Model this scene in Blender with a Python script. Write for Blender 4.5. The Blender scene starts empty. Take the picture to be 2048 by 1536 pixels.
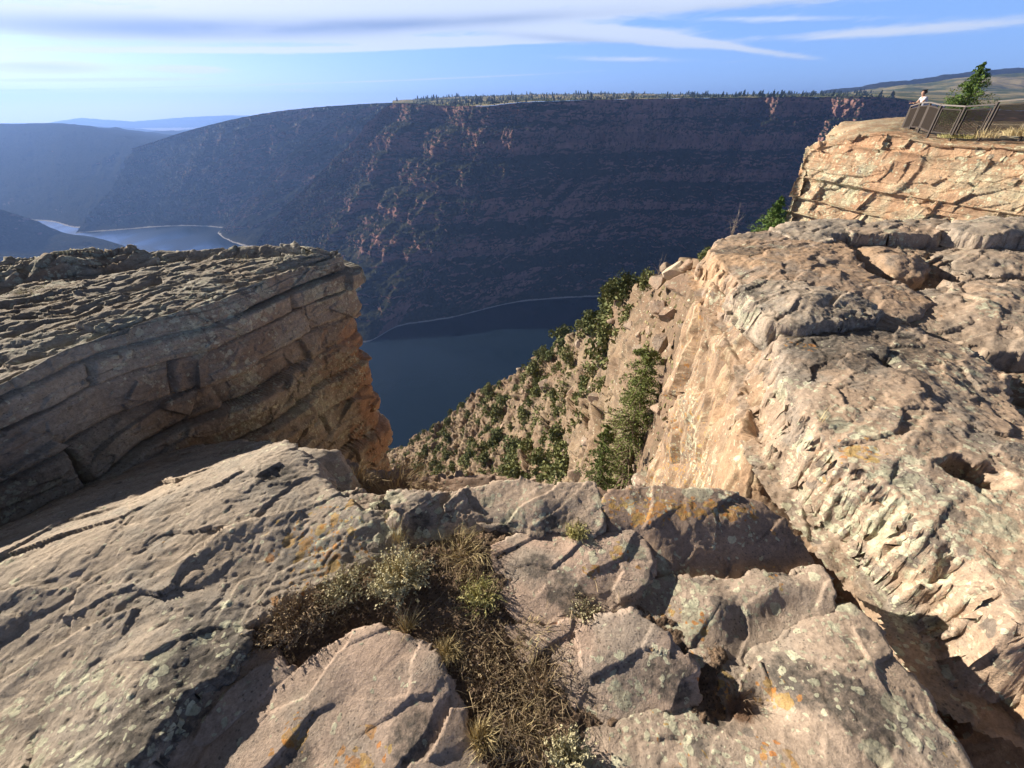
import bpy, math, random
import numpy as np
from math import radians, sin, cos, tan, atan2, sqrt, pi
random.seed(7)
S = bpy.context.scene
COL = S.collection
# ------------------------------------------------------------------ camera, sky, sun
F = 850.0; PITCH = radians(33.0)
cam_d = bpy.data.cameras.new("camera"); cam = bpy.data.objects.new("camera", cam_d); COL.objects.link(cam)
cam.location = (0, 0, 0); cam.rotation_euler = (radians(90) - PITCH, 0, 0)
cam_d.sensor_width = 36.0; cam_d.lens = F / 2048.0 * 36.0
cam_d.clip_start = 0.02; cam_d.clip_end = 60000
S.camera = cam
SUN_AZ = -60.0; SUN_EL = 20.0        # degrees, azimuth from +Y towards +X
az, el = radians(SUN_AZ), radians(SUN_EL)
sl = bpy.data.lights.new("sun", 'SUN'); so = bpy.data.objects.new("sun", sl); COL.objects.link(so)
sl.energy = 5.0; sl.angle = radians(0.5); sl.color = (1.0, 0.885, 0.72)
so.rotation_euler = (radians(90) - el, 0, -az + pi)
S.view_settings.view_transform = 'Standard'; S.view_settings.look = 'None'
S.view_settings.exposure = 1.13; S.view_settings.gamma = 1.0
S.cycles.use_denoising = True
S.cycles.max_bounces = 5; S.cycles.diffuse_bounces = 3; S.cycles.glossy_bounces = 2
S.cycles.transmission_bounces = 2; S.cycles.volume_bounces = 0; S.cycles.transparent_max_bounces = 6
S.cycles.use_adaptive_sampling = True; S.cycles.adaptive_threshold = 0.02
try: S.cycles.denoiser = 'OPENIMAGEDENOISE'
except Exception: pass

class NT:
    """small helper round a node tree"""
    def __init__(s, tree): s.t = tree; s.n = tree.nodes; s.l = tree.links
    def new(s, typ, **kw):
        n = s.n.new(typ)
        for k, v in kw.items():
            if hasattr(n, k): setattr(n, k, v)
        return n
    def link(s, a, b): s.l.new(a, b)
    def put(s, sock, v):
        if isinstance(v, bpy.types.NodeSocket): s.l.new(v, sock)
        elif isinstance(v, (tuple, list)) and len(v) == 3 and sock.type == 'RGBA': sock.default_value = (*v, 1)
        else: sock.default_value = v
    def math(s, op, a, b=None, c=None, clamp=False):
        n = s.n.new('ShaderNodeMath'); n.operation = op; n.use_clamp = clamp
        for i, v in enumerate((a, b, c)):
            if v is not None: s.put(n.inputs[i], v)
        return n.outputs[0]
    def mix(s, f, a, b, mode='MIX'):
        n = s.n.new('ShaderNodeMix'); n.data_type = 'RGBA'; n.blend_type = mode
        s.put(n.inputs[0], f); s.put(n.inputs[6], a); s.put(n.inputs[7], b)
        return n.outputs[2]
    def ramp(s, v, lo, hi, a=0.0, b=1.0, smooth=True):
        n = s.n.new('ShaderNodeMapRange'); n.interpolation_type = 'SMOOTHSTEP' if smooth else 'LINEAR'
        n.clamp = True
        s.put(n.inputs[0], v); n.inputs[1].default_value = lo; n.inputs[2].default_value = hi
        n.inputs[3].default_value = a; n.inputs[4].default_value = b
        return n.outputs[0]
    def noise(s, vec, scale, detail=4, rough=.55, dist=0.0):
        n = s.n.new('ShaderNodeTexNoise'); n.noise_dimensions = '3D'
        s.l.new(vec, n.inputs['Vector']); n.inputs['Scale'].default_value = scale
        n.inputs['Detail'].default_value = detail; n.inputs['Roughness'].default_value = rough
        n.inputs['Distortion'].default_value = dist
        return n.outputs[0]
    def vor(s, vec, scale, feature='F1', rnd=1.0, out=0):
        n = s.n.new('ShaderNodeTexVoronoi'); n.feature = feature
        s.l.new(vec, n.inputs['Vector']); n.inputs['Scale'].default_value = scale
        n.inputs['Randomness'].default_value = rnd
        return n.outputs[out]
    def vmul(s, vec, v, off=(0, 0, 0)):
        n = s.n.new('ShaderNodeVectorMath'); n.operation = 'MULTIPLY_ADD'
        s.l.new(vec, n.inputs[0]); n.inputs[1].default_value = v; n.inputs[2].default_value = off
        return n.outputs[0]

W = bpy.data.worlds.new("World"); S.world = W; W.use_nodes = True
def build_world():
    W.node_tree.nodes.clear(); g = NT(W.node_tree)
    out = g.new('ShaderNodeOutputWorld'); bg = g.new('ShaderNodeBackground'); g.link(bg.outputs[0], out.inputs[0])
    sky = g.new('ShaderNodeTexSky'); sky.sky_type = 'NISHITA'; sky.sun_disc = False
    sky.sun_elevation = el; sky.sun_rotation = az
    sky.altitude = 2200; sky.air_density = 1.0; sky.dust_density = 0.5; sky.ozone_density = 3.0
    tc = g.new('ShaderNodeTexCoord'); sep = g.new('ShaderNodeSeparateXYZ'); g.link(tc.outputs['Generated'], sep.inputs[0])
    x, y, z = sep.outputs
    azn = g.math('ARCTAN2', x, y)                      # -pi..pi, 0 = north
    eln = g.math('ARCSINE', z)
    # deepen the blue away from the sun side
    base = g.mix(1.0, sky.outputs[0], (0.80, 0.74, 1.02), 'MULTIPLY')
    side = g.ramp(azn, -0.95, 0.05, 0.0, 1.0)
    base = g.mix(g.math('MULTIPLY', side, 0.6), base, (1.7, 3.4, 6.6))
    # cirrus: streaks stretched sideways, thrown on a sheet overhead
    cmb = g.new('ShaderNodeCombineXYZ'); g.link(g.math('MULTIPLY', azn, 2.2), cmb.inputs[0])
    g.link(g.math('MULTIPLY_ADD', azn, -1.8, g.math('MULTIPLY', eln, 42.0)), cmb.inputs[1])
    n1 = g.noise(cmb.outputs[0], 1.0, 6, .55, .35)
    n2 = g.noise(g.vmul(cmb.outputs[0], (7.0, 2.2, 1), (7, 3, 0)), 1.0, 8, .66, .9)
    n3 = g.noise(g.vmul(cmb.outputs[0], (1.3, .45, 1), (3, 9, 0)), 1.0, 4, .5, .2)
    def blob(a0, e0, sa, se, rot=0.0, amp=1.0, pw=1.0):
        """gaussian patch of cloud about azimuth a0, elevation e0 (degrees)"""
        da = g.math('SUBTRACT', azn, radians(a0)); de = g.math('SUBTRACT', eln, radians(e0))
        c, s_ = cos(radians(rot)), sin(radians(rot))
        u = g.math('ADD', g.math('MULTIPLY', da, c / radians(sa)), g.math('MULTIPLY', de, s_ / radians(sa)))
        v = g.math('ADD', g.math('MULTIPLY', da, -s_ / radians(se)), g.math('MULTIPLY', de, c / radians(se)))
        r = g.math('ADD', g.math('POWER', g.math('ABSOLUTE', u), 2.0 * pw), g.math('POWER', g.math('ABSOLUTE', v), 2.0))
        return g.math('MULTIPLY', g.math('EXPONENT', g.math('MULTIPLY', r, -1.0)), amp)
    def total(lst):
        r = lst[0]
        for b in lst[1:]: r = g.math('ADD', r, b)
        return r
    m = total([blob(*b) for b in CLOUDS])
    st = g.math('ADD', g.math('MULTIPLY', n1, .8), g.math('ADD', g.math('MULTIPLY', n2, .75), g.math('MULTIPLY', n3, .45)))
    dens = g.ramp(g.math('ADD', g.math('MULTIPLY', m, 0.95), g.math('MULTIPLY', st, .95)), 1.10, 1.74)
    gm = total([blob(*b) for b in GREYS])
    cc = g.mix(g.math('MULTIPLY', side, 1.0), (5.6, 5.7, 5.8), (4.3, 4.8, 5.8))
    cc = g.mix(g.math('MINIMUM', g.math('MULTIPLY', gm, g.ramp(n3, .3, .62, .5, 1.0)), 1.0), cc, (1.9, 2.5, 3.9))
    full = g.mix(g.math('MULTIPLY', dens, .92), base, cc)
    glow = blob(-60, 1.6, 19, 2.0, 0, .9)
    full = g.mix(g.math('MINIMUM', glow, .9), full, (5.9, 5.9, 5.5))
    # unseen sky overhead replaced by dim neutral grey, added to cut blue ambient fill
    full = g.mix(g.ramp(eln, .175, .30), full, (.42, .44, .50))
    g.link(full, bg.inputs[0]); bg.inputs[1].default_value = 0.085
# (azimuth, elevation, half width az, half width el, tilt, amount)
CLOUDS = [(-23, 4.75, 24, .26, 2.6, 1.0), (-25, 6.4, 26, 1.2, 3, 1.5), (-18, 8.8, 44, .9, 2, 1.3), (-4, 5.9, 14, .34, 1, 1.05), (8, 6.5, 9, .6, -2, 1.1), (14, 5.8, 7, .42, -7, .9),
          (23, 4.9, 9, .28, -9, .75), (12, 4.3, 9, .30, -2, .6), (-31.4, 3.0, 3.4, .30, 1, 1.25), (-41.5, 2.75, 4.5, .42, 2, 1.2), (-38, 2.05, 9, .14, 2, .9), (-24, 2.0, 19, .07, 2.3, .85),
          (36, 5.5, 12, .4, 0, .75), (30, 8.6, 22, .9, 0, .95), (26, 6.9, 9, .25, -3, .5), (-5, 7.4, 20, .5, 2, .8), (-22, 1.5, 3, .16, -3, .7), (-40, 1.2, 14, .2, 1, .5), (0, 3.0, 18, .12, 2, .4), (5, 8.0, 6, .3, 3, .6)]
GREYS = [(-30, 6.0, 20, .85, 3, 1.0), (-6, 7.4, 13, .5, 3, .8), (6, 6.0, 8, .3, -4, .5), (-42, 2.8, 3, .22, 0, .5), (22, 8.0, 14, .4, 0, .4)]
build_world()

# ------------------------------------------------------------------ projection helpers (photo pixels 2048x1536 -> world)
CP, SP = cos(PITCH), sin(PITCH)
def ray(px, py):
    X = px - 1024.0; U = 768.0 - py
    Y = F * CP + U * SP; Z = -F * SP + U * CP
    return X / Y, Z / Y
def at(px, py, D):            # point at forward distance D
    a, b = ray(px, py); return (a * D, D, b * D)
def on(px, py, z):            # point on the level plane z
    a, b = ray(px, py); D = z / b; return (a * D, D, z)

# ------------------------------------------------------------------ numpy noise
def _hash(ix, iy, iz, seed):
    h = (ix.astype(np.uint32) * np.uint32(374761393) + iy.astype(np.uint32) * np.uint32(668265263)
         + iz.astype(np.uint32) * np.uint32(2147483647) + np.uint32((seed * 974634777) & 0xffffffff))
    h = (h ^ (h >> np.uint32(13))) * np.uint32(1274126177)
    h = (h ^ (h >> np.uint32(16))) * np.uint32(2246822519)
    return h ^ (h >> np.uint32(15))
_rs = np.random.RandomState(5); _G = _rs.normal(size=(256, 3)); _G /= np.linalg.norm(_G, axis=1)[:, None]
def perlin(P, seed=0):
    P = np.asarray(P, float); i = np.floor(P).astype(np.int64); f = P - i
    w = f * f * f * (f * (f * 6 - 15) + 10); r = np.zeros(len(P))
    for dx in (0, 1):
        wx = w[:, 0] if dx else 1 - w[:, 0]
        for dy in (0, 1):
            wy = w[:, 1] if dy else 1 - w[:, 1]
            for dz in (0, 1):
                wz = w[:, 2] if dz else 1 - w[:, 2]
                g = _G[_hash(i[:, 0] + dx, i[:, 1] + dy, i[:, 2] + dz, seed) & np.uint32(255)]
                r += wx * wy * wz * ((f[:, 0] - dx) * g[:, 0] + (f[:, 1] - dy) * g[:, 1] + (f[:, 2] - dz) * g[:, 2])
    return r * 1.5
def fbm(P, oct=4, seed=0, gain=.5, lac=2.03):
    P = np.asarray(P, float); a = 1.0; s = 0; tot = 0
    for k in range(oct):
        s = s + a * perlin(P, seed + k * 17); tot += a; a *= gain; P = P * lac + 11.3
    return s / tot
def ridged(P, oct=4, seed=0, gain=.5, lac=2.1):
    P = np.asarray(P, float); a = 1.0; s = 0; tot = 0
    for k in range(oct):
        s = s + a * (1 - np.abs(perlin(P, seed + k * 13)) * 2); tot += a; a *= gain; P = P * lac + 5.7
    return s / tot
def vor(P, seed=0):
    """F1, F2 and a random number per cell"""
    P = np.asarray(P, float); i = np.floor(P).astype(np.int64); f = P - i
    F1 = np.full(len(P), 9.0); F2 = F1.copy(); ID = np.zeros(len(P))
    for dx in (-1, 0, 1):
        for dy in (-1, 0, 1):
            for dz in (-1, 0, 1):
                h = _hash(i[:, 0] + dx, i[:, 1] + dy, i[:, 2] + dz, seed)
                ox = (h & np.uint32(1023)) / 1023.0; oy = ((h >> np.uint32(10)) & np.uint32(1023)) / 1023.0
                oz = ((h >> np.uint32(20)) & np.uint32(1023)) / 1023.0
                d = np.sqrt((dx + ox - f[:, 0])**2 + (dy + oy - f[:, 1])**2 + (dz + oz - f[:, 2])**2)
                c = d < F1
                F2 = np.where(c, F1, np.minimum(F2, d)); ID = np.where(c, ((h * np.uint32(2654435761)) >> np.uint32(8)) / 16777216.0, ID)
                F1 = np.where(c, d, F1)
    return F1, F2, ID % 1.0
def facets(P, seed=0, tilt=1.0, step=1.0):
    """angular fracture faces: each cell is a tilted plane of its own height"""
    P = np.asarray(P, float); i = np.floor(P).astype(np.int64); f = P - i
    F1 = np.full(len(P), 9.0); F2 = F1.copy(); H = np.zeros(len(P))
    for dx in (-1, 0, 1):
        for dy in (-1, 0, 1):
            for dz in (-1, 0, 1):
                h = _hash(i[:, 0] + dx, i[:, 1] + dy, i[:, 2] + dz, seed)
                ex = dx + (h & np.uint32(1023)) / 1023.0 - f[:, 0]; ey = dy + ((h >> np.uint32(10)) & np.uint32(1023)) / 1023.0 - f[:, 1]
                ez = dz + ((h >> np.uint32(20)) & np.uint32(1023)) / 1023.0 - f[:, 2]
                d = ex * ex + ey * ey + ez * ez; c = d < F1; F2 = np.where(c, F1, np.minimum(F2, d))
                k = ((h * np.uint32(2654435761)) >> np.uint32(8)); g = _G[k & np.uint32(255)]
                H = np.where(c, step * ((k >> np.uint32(8)) & np.uint32(1023)) / 1023.0 - step * .5 + tilt * (ex * g[:, 0] + ey * g[:, 1] + ez * g[:, 2]), H)
                F1 = np.where(c, d, F1)
    return H, np.sqrt(F2) - np.sqrt(F1)
def ss(x, a, b):
    t = np.clip((x - a) / (b - a), 0, 1); return t * t * (3 - 2 * t)

# ------------------------------------------------------------------ mesh helpers
def mesh_np(name, V, Q, mat, parent=None, smooth=True, attrs=None, origin=None, T=None):
    me = bpy.data.meshes.new(name); V = np.asarray(V, np.float64).reshape(-1, 3)
    if origin is not None: V = V - np.asarray(origin)
    Q = np.asarray(Q, np.int32).reshape(-1, 4) if Q is not None and len(Q) else np.zeros((0, 4), np.int32)
    T = np.asarray(T, np.int32).reshape(-1, 3) if T is not None and len(T) else np.zeros((0, 3), np.int32)
    me.vertices.add(len(V)); me.vertices.foreach_set('co', V.astype(np.float32).ravel())
    nl = Q.size + T.size; me.loops.add(nl); me.loops.foreach_set('vertex_index', np.concatenate([Q.ravel(), T.ravel()]))
    npoly = len(Q) + len(T); me.polygons.add(npoly)
    st = np.concatenate([np.arange(len(Q)) * 4, Q.size + np.arange(len(T)) * 3]).astype(np.int32)
    me.polygons.foreach_set('loop_start', st)
    try: me.polygons.foreach_set('loop_total', np.concatenate([np.full(len(Q), 4), np.full(len(T), 3)]).astype(np.int32))
    except Exception: pass
    me.polygons.foreach_set('use_smooth', np.full(npoly, smooth))
    me.update(calc_edges=True)
    for k, v in (attrs or {}).items():
        a = me.attributes.new(k, 'FLOAT', 'POINT'); a.data.foreach_set('value', np.asarray(v, np.float32).ravel())
    me.materials.append(mat)
    o = bpy.data.objects.new(name, me); COL.objects.link(o)
    if origin is not None: o.location = origin
    if parent is not None: o.parent = parent
    return o
def tag(o, label=None, cat=None, group=None, kind=None):
    if label: o['label'] = label
    if cat: o['category'] = cat
    if group: o['group'] = group
    if kind: o['kind'] = kind
    return o
def empty(name, loc=(0, 0, 0), rz=0.0):
    o = bpy.data.objects.new(name, None); COL.objects.link(o); o.location = loc; o.rotation_euler = (0, 0, rz)
    o.empty_display_size = .2
    return o
def grid_quads(n, m):
    a = np.arange(n * m).reshape(n, m)
    return np.stack([a[:-1, :-1], a[:-1, 1:], a[1:, 1:], a[1:, :-1]], -1).reshape(-1, 4)
def cr(P, n, axis):
    """Catmull-Rom resampling of control points along an axis"""
    P = np.moveaxis(np.asarray(P, float), axis, 0); k = len(P)
    t = np.linspace(0, k - 1 - 1e-9, n); i = np.floor(t).astype(int); f = (t - i)[(...,) + (None,) * (P.ndim - 1)]
    E = np.concatenate([[2 * P[0] - P[1]], P, [2 * P[-1] - P[-2]]])
    p0, p1, p2, p3 = E[i], E[i + 1], E[i + 2], E[np.minimum(i + 3, k + 1)]
    r = .5 * ((2 * p1) + (-p0 + p2) * f + (2 * p0 - 5 * p1 + 4 * p2 - p3) * f * f + (-p0 + 3 * p1 - 3 * p2 + p3) * f ** 3)
    return np.moveaxis(r, 0, axis)
def relin(P, n, axis):
    P = np.moveaxis(np.asarray(P, float), axis, 0); k = len(P)
    t = np.linspace(0, k - 1 - 1e-9, n); i = np.floor(t).astype(int); f = (t - i)[(...,) + (None,) * (P.ndim - 1)]
    return np.moveaxis(P[i] * (1 - f) + P[i + 1] * f, 0, axis)
def normals(G):
    du = np.gradient(G, axis=0); dv = np.gradient(G, axis=1); N = np.cross(dv, du)
    return N / (np.linalg.norm(N, axis=2, keepdims=True) + 1e-12)

# ------------------------------------------------------------------ materials
def new_mat(name):
    m = bpy.data.materials.new(name); m.use_nodes = True; m.node_tree.nodes.clear(); g = NT(m.node_tree)
    out = g.new('ShaderNodeOutputMaterial'); b = g.new('ShaderNodeBsdfPrincipled'); g.link(b.outputs[0], out.inputs[0])
    return m, g, b
def flat(name, col, rough=.8, metal=0.0, var=.15, scale=8.0):
    m, g, b = new_mat(name); geo = g.new('ShaderNodeNewGeometry')
    n = g.noise(geo.outputs['Position'], scale, 4)
    c = g.mix(n, tuple(v * (1 - var) for v in col), tuple(v * (1 + var) for v in col))
    g.link(c, b.inputs['Base Color']); b.inputs['Roughness'].default_value = rough; b.inputs['Metallic'].default_value = metal
    return m
def rock_mat(name, ca, cb, cc, lichen=.5, orange=.5, dark=.5, k=1.0, bump=.6, strata=0.0, lic_col=(.50, .50, .37), bdist=.010, streak=0.0):
    """weathered sandstone: k scales all patterns (1 = seen from a metre or two)"""
    m, g, b = new_mat(name); geo = g.new('ShaderNodeNewGeometry'); P = g.vmul(geo.outputs['Position'], (k, k, k))
    n1 = g.noise(P, 1.1, 5, .6, .4); n2 = g.noise(g.vmul(P, (1, 1, 1), (5, 2, 9)), 4.5, 6, .62, .3)
    n3 = g.noise(P, 62, 8, .72); n4 = g.noise(g.vmul(P, (1, 1, 1), (1, 7, 4)), 190, 5, .7)
    col = g.mix(g.ramp(n1, .38, .62), ca, cb); col = g.mix(g.ramp(n2, .46, .66), col, cc)
    if strata:
        ns = g.noise(g.vmul(P, (.35, .35, 5.0)), 2.4, 5, .6, .3); col = g.mix(g.ramp(ns, .35, .7, 0, strata), col, tuple(v * .52 for v in cb))
        ns2 = g.noise(g.vmul(P, (.3, .3, 4.0), (0, 0, 31)), 3.4, 4, .6, .3); col = g.mix(g.ramp(ns2, .5, .75, 0, strata), col, tuple(min(1, v * 1.3) for v in ca))
    if streak:
        nv = g.noise(g.vmul(P, (6.0, 6.0, .35)), 1.6, 5, .6, .4); col = g.mix(g.ramp(nv, .42, .68, 0, streak), col, tuple(v * .5 for v in ca))
        nv2 = g.noise(g.vmul(P, (6.0, 6.0, .3), (9, 3, 1)), 2.0, 4, .6, .4); col = g.mix(g.ramp(nv2, .52, .72, 0, streak), col, (.55, .47, .33))
    at_r = g.new('ShaderNodeAttribute'); at_r.attribute_name = 'm_rust'
    col = g.mix(g.ramp(g.math('ADD', at_r.outputs['Fac'], g.math('MULTIPLY', g.math('SUBTRACT', n2, .5), 1.2)), .35, .6, 0, .8), col, (.36, .215, .14))
    # dark varnish / black lichen
    nd = g.noise(g.vmul(P, (1, 1, 1.3), (8, 1, 3)), 3.2, 8, .68, .5)
    at_d = g.new('ShaderNodeAttribute'); at_d.attribute_name = 'm_dark'
    dd = g.ramp(g.math('ADD', nd, g.math('MULTIPLY', at_d.outputs['Fac'], .35)), .70 - .17 * dark, .80 - .12 * dark)
    ndf = g.noise(P, 38, 6, .7); dd = g.math('MULTIPLY', dd, g.ramp(ndf, .34, .62, .35, .92))
    col = g.mix(dd, col, (.085, .078, .07))
    # crusty lichens: many small ragged rosettes, denser in patches
    nv_ = g.new('ShaderNodeTexNoise'); g.link(P, nv_.inputs['Vector']); nv_.inputs['Scale'].default_value = 22; nv_.inputs['Detail'].default_value = 4
    wob = g.new('ShaderNodeVectorMath'); wob.operation = 'MULTIPLY_ADD'; g.link(nv_.outputs['Color'], wob.inputs[0]); wob.inputs[1].default_value = (.045, .045, .045); g.link(P, wob.inputs[2]); PW = wob.outputs[0]
    at_l = g.new('ShaderNodeAttribute'); at_l.attribute_name = 'm_lichen'; at_o = g.new('ShaderNodeAttribute'); at_o.attribute_name = 'm_orange'
    nl = g.noise(g.vmul(P, (1, 1, 1), (3, 3, 3)), 1.9, 6, .68, .5); nlf = g.noise(P, 45, 6, .75); no = g.noise(g.vmul(P, (1, 1, 1), (12, 4, 7)), 2.8, 6, .7, .4)
    fl_ = g.math('ADD', g.ramp(nl, .66 - .26 * lichen, .80 - .20 * lichen, 0, .75), g.math('MULTIPLY', at_l.outputs['Fac'], .45))
    fo_ = g.math('ADD', g.ramp(no, .68 - .16 * orange, .84 - .16 * orange, 0, .5), g.math('MULTIPLY', at_o.outputs['Fac'], .85))
    l1 = None
    def crust(col, l1, scale, dens, ca_, cb_, off, amt, r0=.22, r1=.36):
        n = g.new('ShaderNodeTexVoronoi'); g.link(g.vmul(PW, (1, 1, 1), off), n.inputs['Vector']); n.inputs['Scale'].default_value = scale
        sc = g.new('ShaderNodeSeparateColor'); g.link(n.outputs['Color'], sc.inputs[0])
        rad = g.math('MULTIPLY_ADD', sc.outputs[1], r1, r0); d = g.math('SUBTRACT', rad, n.outputs[0])
        mk = g.math('MULTIPLY', g.ramp(d, -.03, .06), g.math('LESS_THAN', sc.outputs[0], dens)); mk = g.math('MULTIPLY', mk, g.ramp(nlf, .30, .52, .45, 1))
        mk = g.math('MULTIPLY', mk, amt)
        return g.mix(mk, col, g.mix(sc.outputs[2], ca_, cb_)), (mk if l1 is None else g.math('MAXIMUM', l1, mk))
    pale = tuple(min(.7, v * 1.22) for v in lic_col); dull = tuple(v * .72 for v in lic_col)
    col, _ = crust(col, None, 17, g.math('MULTIPLY', fl_, .45 * dark + .2), (.11, .10, .09), (.20, .18, .16), (5, 5, 5), .75)
    col, l1 = crust(col, None, 10, fl_, dull, lic_col, (1, 2, 3), .62, .18, .45)
    col, l1 = crust(col, l1, 27, g.math('MULTIPLY', fl_, .95), lic_col, pale, (4, 1, 7), .82)
    col, l1 = crust(col, l1, 62, g.math('MULTIPLY_ADD', fl_, .7, .06), dull, pale, (9, 1, 2), .85)
    col, _ = crust(col, None, 21, fo_, (.44, .19, .05), (.42, .29, .09), (3, 9, 4), .72, .2, .5)
    col, _ = crust(col, None, 55, g.math('MULTIPLY', fo_, 1.2), (.52, .20, .04), (.45, .33, .12), (8, 2, 4), .8)
    # soil in hollows
    at_s = g.new('ShaderNodeAttribute'); at_s.attribute_name = 'm_soil'
    col = g.mix(g.ramp(g.math('ADD', at_s.outputs['Fac'], g.math('MULTIPLY', g.math('SUBTRACT', n3, .5), .9)), .4, .7), col, (.17, .105, .07))
    pep = g.math('MULTIPLY', g.ramp(g.vor(g.vmul(P, (1, 1, 1), (4, 4, 8)), 70), .14, .30, 1, 0), g.ramp(n2, .4, .6, .2, .75)); col = g.mix(pep, col, (.12, .105, .09))
    v = g.math('MULTIPLY', g.math('MULTIPLY', g.ramp(n3, .25, .75, .66, 1.34, False), g.ramp(n4, .25, .75, .80, 1.2, False)), g.ramp(g.noise(P, 11, 5, .65), .3, .7, .82, 1.16, False))
    cv = g.new('ShaderNodeCombineColor'); [g.link(v, cv.inputs[i]) for i in range(3)]
    col = g.mix(1.0, col, cv.outputs[0], 'MULTIPLY')
    g.link(col, b.inputs['Base Color']); b.inputs['Roughness'].default_value = .9
    b.inputs['Specular IOR Level'].default_value = .25
    h = g.math('ADD', g.math('MULTIPLY', n3, 1.0), g.math('ADD', g.math('MULTIPLY', n4, .45), g.math('MULTIPLY', l1, .22)))
    bp = g.new('ShaderNodeBump'); bp.inputs['Strength'].default_value = bump; bp.inputs['Distance'].default_value = bdist / k
    g.link(h, bp.inputs['Height']); g.link(bp.outputs[0], b.inputs['Normal'])
    return m
M = {}
M['slab_grey'] = rock_mat('grey_sandstone', (.43, .35, .275), (.36, .305, .25), (.31, .275, .235), .50, .25, .60)
M['slab_pink'] = rock_mat('pink_sandstone', (.50, .37, .295), (.44, .34, .275), (.36, .30, .25), .28, .25, .35)
M['slab_lichen'] = rock_mat('lichened_sandstone', (.44, .345, .27), (.39, .31, .25), (.34, .285, .235), .72, .55, .60)
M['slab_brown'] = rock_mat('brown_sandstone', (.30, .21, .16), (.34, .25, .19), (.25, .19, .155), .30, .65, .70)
M['ledge'] = rock_mat('tan_sandstone', (.43, .32, .235), (.36, .29, .23), (.29, .25, .21), .55, .35, .62, k=.8)
M['face'] = rock_mat('tan_cliff_rock', (.41, .28, .185), (.36, .265, .19), (.26, .195, .15), .66, .75, .62, k=.8, streak=.65)
M['top_tan'] = rock_mat('orange_tan_sandstone', (.46, .315, .205), (.41, .30, .22), (.31, .255, .21), .42, .35, .40, k=.7)
M['block'] = rock_mat('bedded_sandstone', (.35, .325, .275), (.28, .225, .175), (.33, .315, .27), .80, .10, .45, k=.75, strata=.25, lic_col=(.42, .43, .34))
M['outcrop'] = rock_mat('pale_outcrop_rock', (.43, .31, .205), (.40, .25, .155), (.42, .37, .26), .95, .20, .25, k=.16, strata=.35, lic_col=(.50, .49, .34), bump=.7)
M['talus'] = rock_mat('talus_ground', (.225, .155, .105), (.28, .21, .14), (.14, .105, .07), .25, .1, .30, k=.14, bump=.8)
M['boulder'] = rock_mat('boulder_rock', (.37, .26, .185), (.33, .25, .19), (.29, .23, .18), .45, .2, .35, k=.25, bump=.8)
M['boulder_pale'] = rock_mat('pale_boulder_rock', (.58, .47, .35), (.52, .41, .31), (.50, .40, .30), .1, .1, .1, k=.5)

# ------------------------------------------------------------------ foreground slabs
def tps(pts, vals, lam=1e-3):
    pts = np.asarray(pts, float); n = len(pts)
    def U(r2): return .5 * r2 * np.log(r2 + 1e-12)
    r2 = ((pts[:, None] - pts[None]) ** 2).sum(-1)
    A = np.zeros((n + 3, n + 3)); A[:n, :n] = U(r2) + lam * np.eye(n); A[:n, n] = 1; A[:n, n + 1:] = pts; A[n:, :n] = A[:n, n:].T
    b = np.zeros(n + 3); b[:n] = vals; w = np.linalg.solve(A, b)
    def f(X):
        X = np.asarray(X, float); r = w[n] + X @ w[n + 1:]
        for i in range(n): r = r + w[i] * U(((X - pts[i]) ** 2).sum(-1))
        return r
    return f
def sdist(X, poly):
    """signed distance to a polygon (positive outside)"""
    d = np.full(len(X), 1e9); inside = np.zeros(len(X), bool); n = len(poly)
    for i in range(n):
        a, b = poly[i], poly[(i + 1) % n]; e = b - a
        t = np.clip(((X - a) @ e) / (e @ e + 1e-12), 0, 1)
        d = np.minimum(d, np.hypot(X[:, 0] - a[0] - t * e[0], X[:, 1] - a[1] - t * e[1]))
        c = ((a[1] > X[:, 1]) != (b[1] > X[:, 1]))
        with np.errstate(divide='ignore', invalid='ignore'):
            xi = (b[0] - a[0]) * (X[:, 1] - a[1]) / (b[1] - a[1] + 1e-15) + a[0]
        inside ^= c & (X[:, 0] < xi)
    return np.where(inside, -d, d)
def smooth_poly(poly, it=1):
    p = np.asarray(poly, float)
    for _ in range(it):
        q = np.roll(p, -1, 0); p = np.stack([p * .75 + q * .25, p * .25 + q * .75], 1).reshape(-1, 2)
    return p
FLOW = np.array([0.80, 0.60])                    # grain of the slabs in plan
def relief(X, seed=0, amp=1.0, grain=.5):
    """undulation, grain ridges and pitting of a weathered sandstone top, metres"""
    P = np.c_[X, np.zeros(len(X))]
    u = X @ FLOW; v = X @ np.array([-FLOW[1], FLOW[0]])
    wv = v + .05 * perlin(P * 3.1, seed + 3)
    h = .022 * fbm(P * 2.4, 3, seed) + .006 * fbm(P * 7, 3, seed + 6)
    A_ = np.c_[u * 3.2, wv * 6.5, 0 * u + seed * 3.7] + .16 * np.c_[perlin(P * 6, 5), perlin(P * 6, 6), 0 * u]
    H, e = facets(A_, seed + 4, .9, .55); h = h + .013 * H
    B_ = np.c_[u * 10, wv * 17, 0 * u + seed * 1.7] + .25 * np.c_[perlin(P * 19, 7), perlin(P * 19, 8), 0 * u]
    H, e = facets(B_, seed + 5, .9, .5); h = h + .0010 * H
    h = h + grain * .006 * (ridged(np.c_[u * 2.6, wv * 10.0, 0 * u + seed], 2, seed + 1, .5) - .5)
    h = h + .0030 * fbm(P * 15.0, 5, seed + 2, .6)
    st = fbm(P * 2.8 + 4, 5, seed + 9, .6) * 6; fr = st - np.floor(st)
    h = h + grain * .010 * (np.floor(st) + ss(fr, .86, 1.0) - st * .9) / 1.6
    return amp * h
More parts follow.
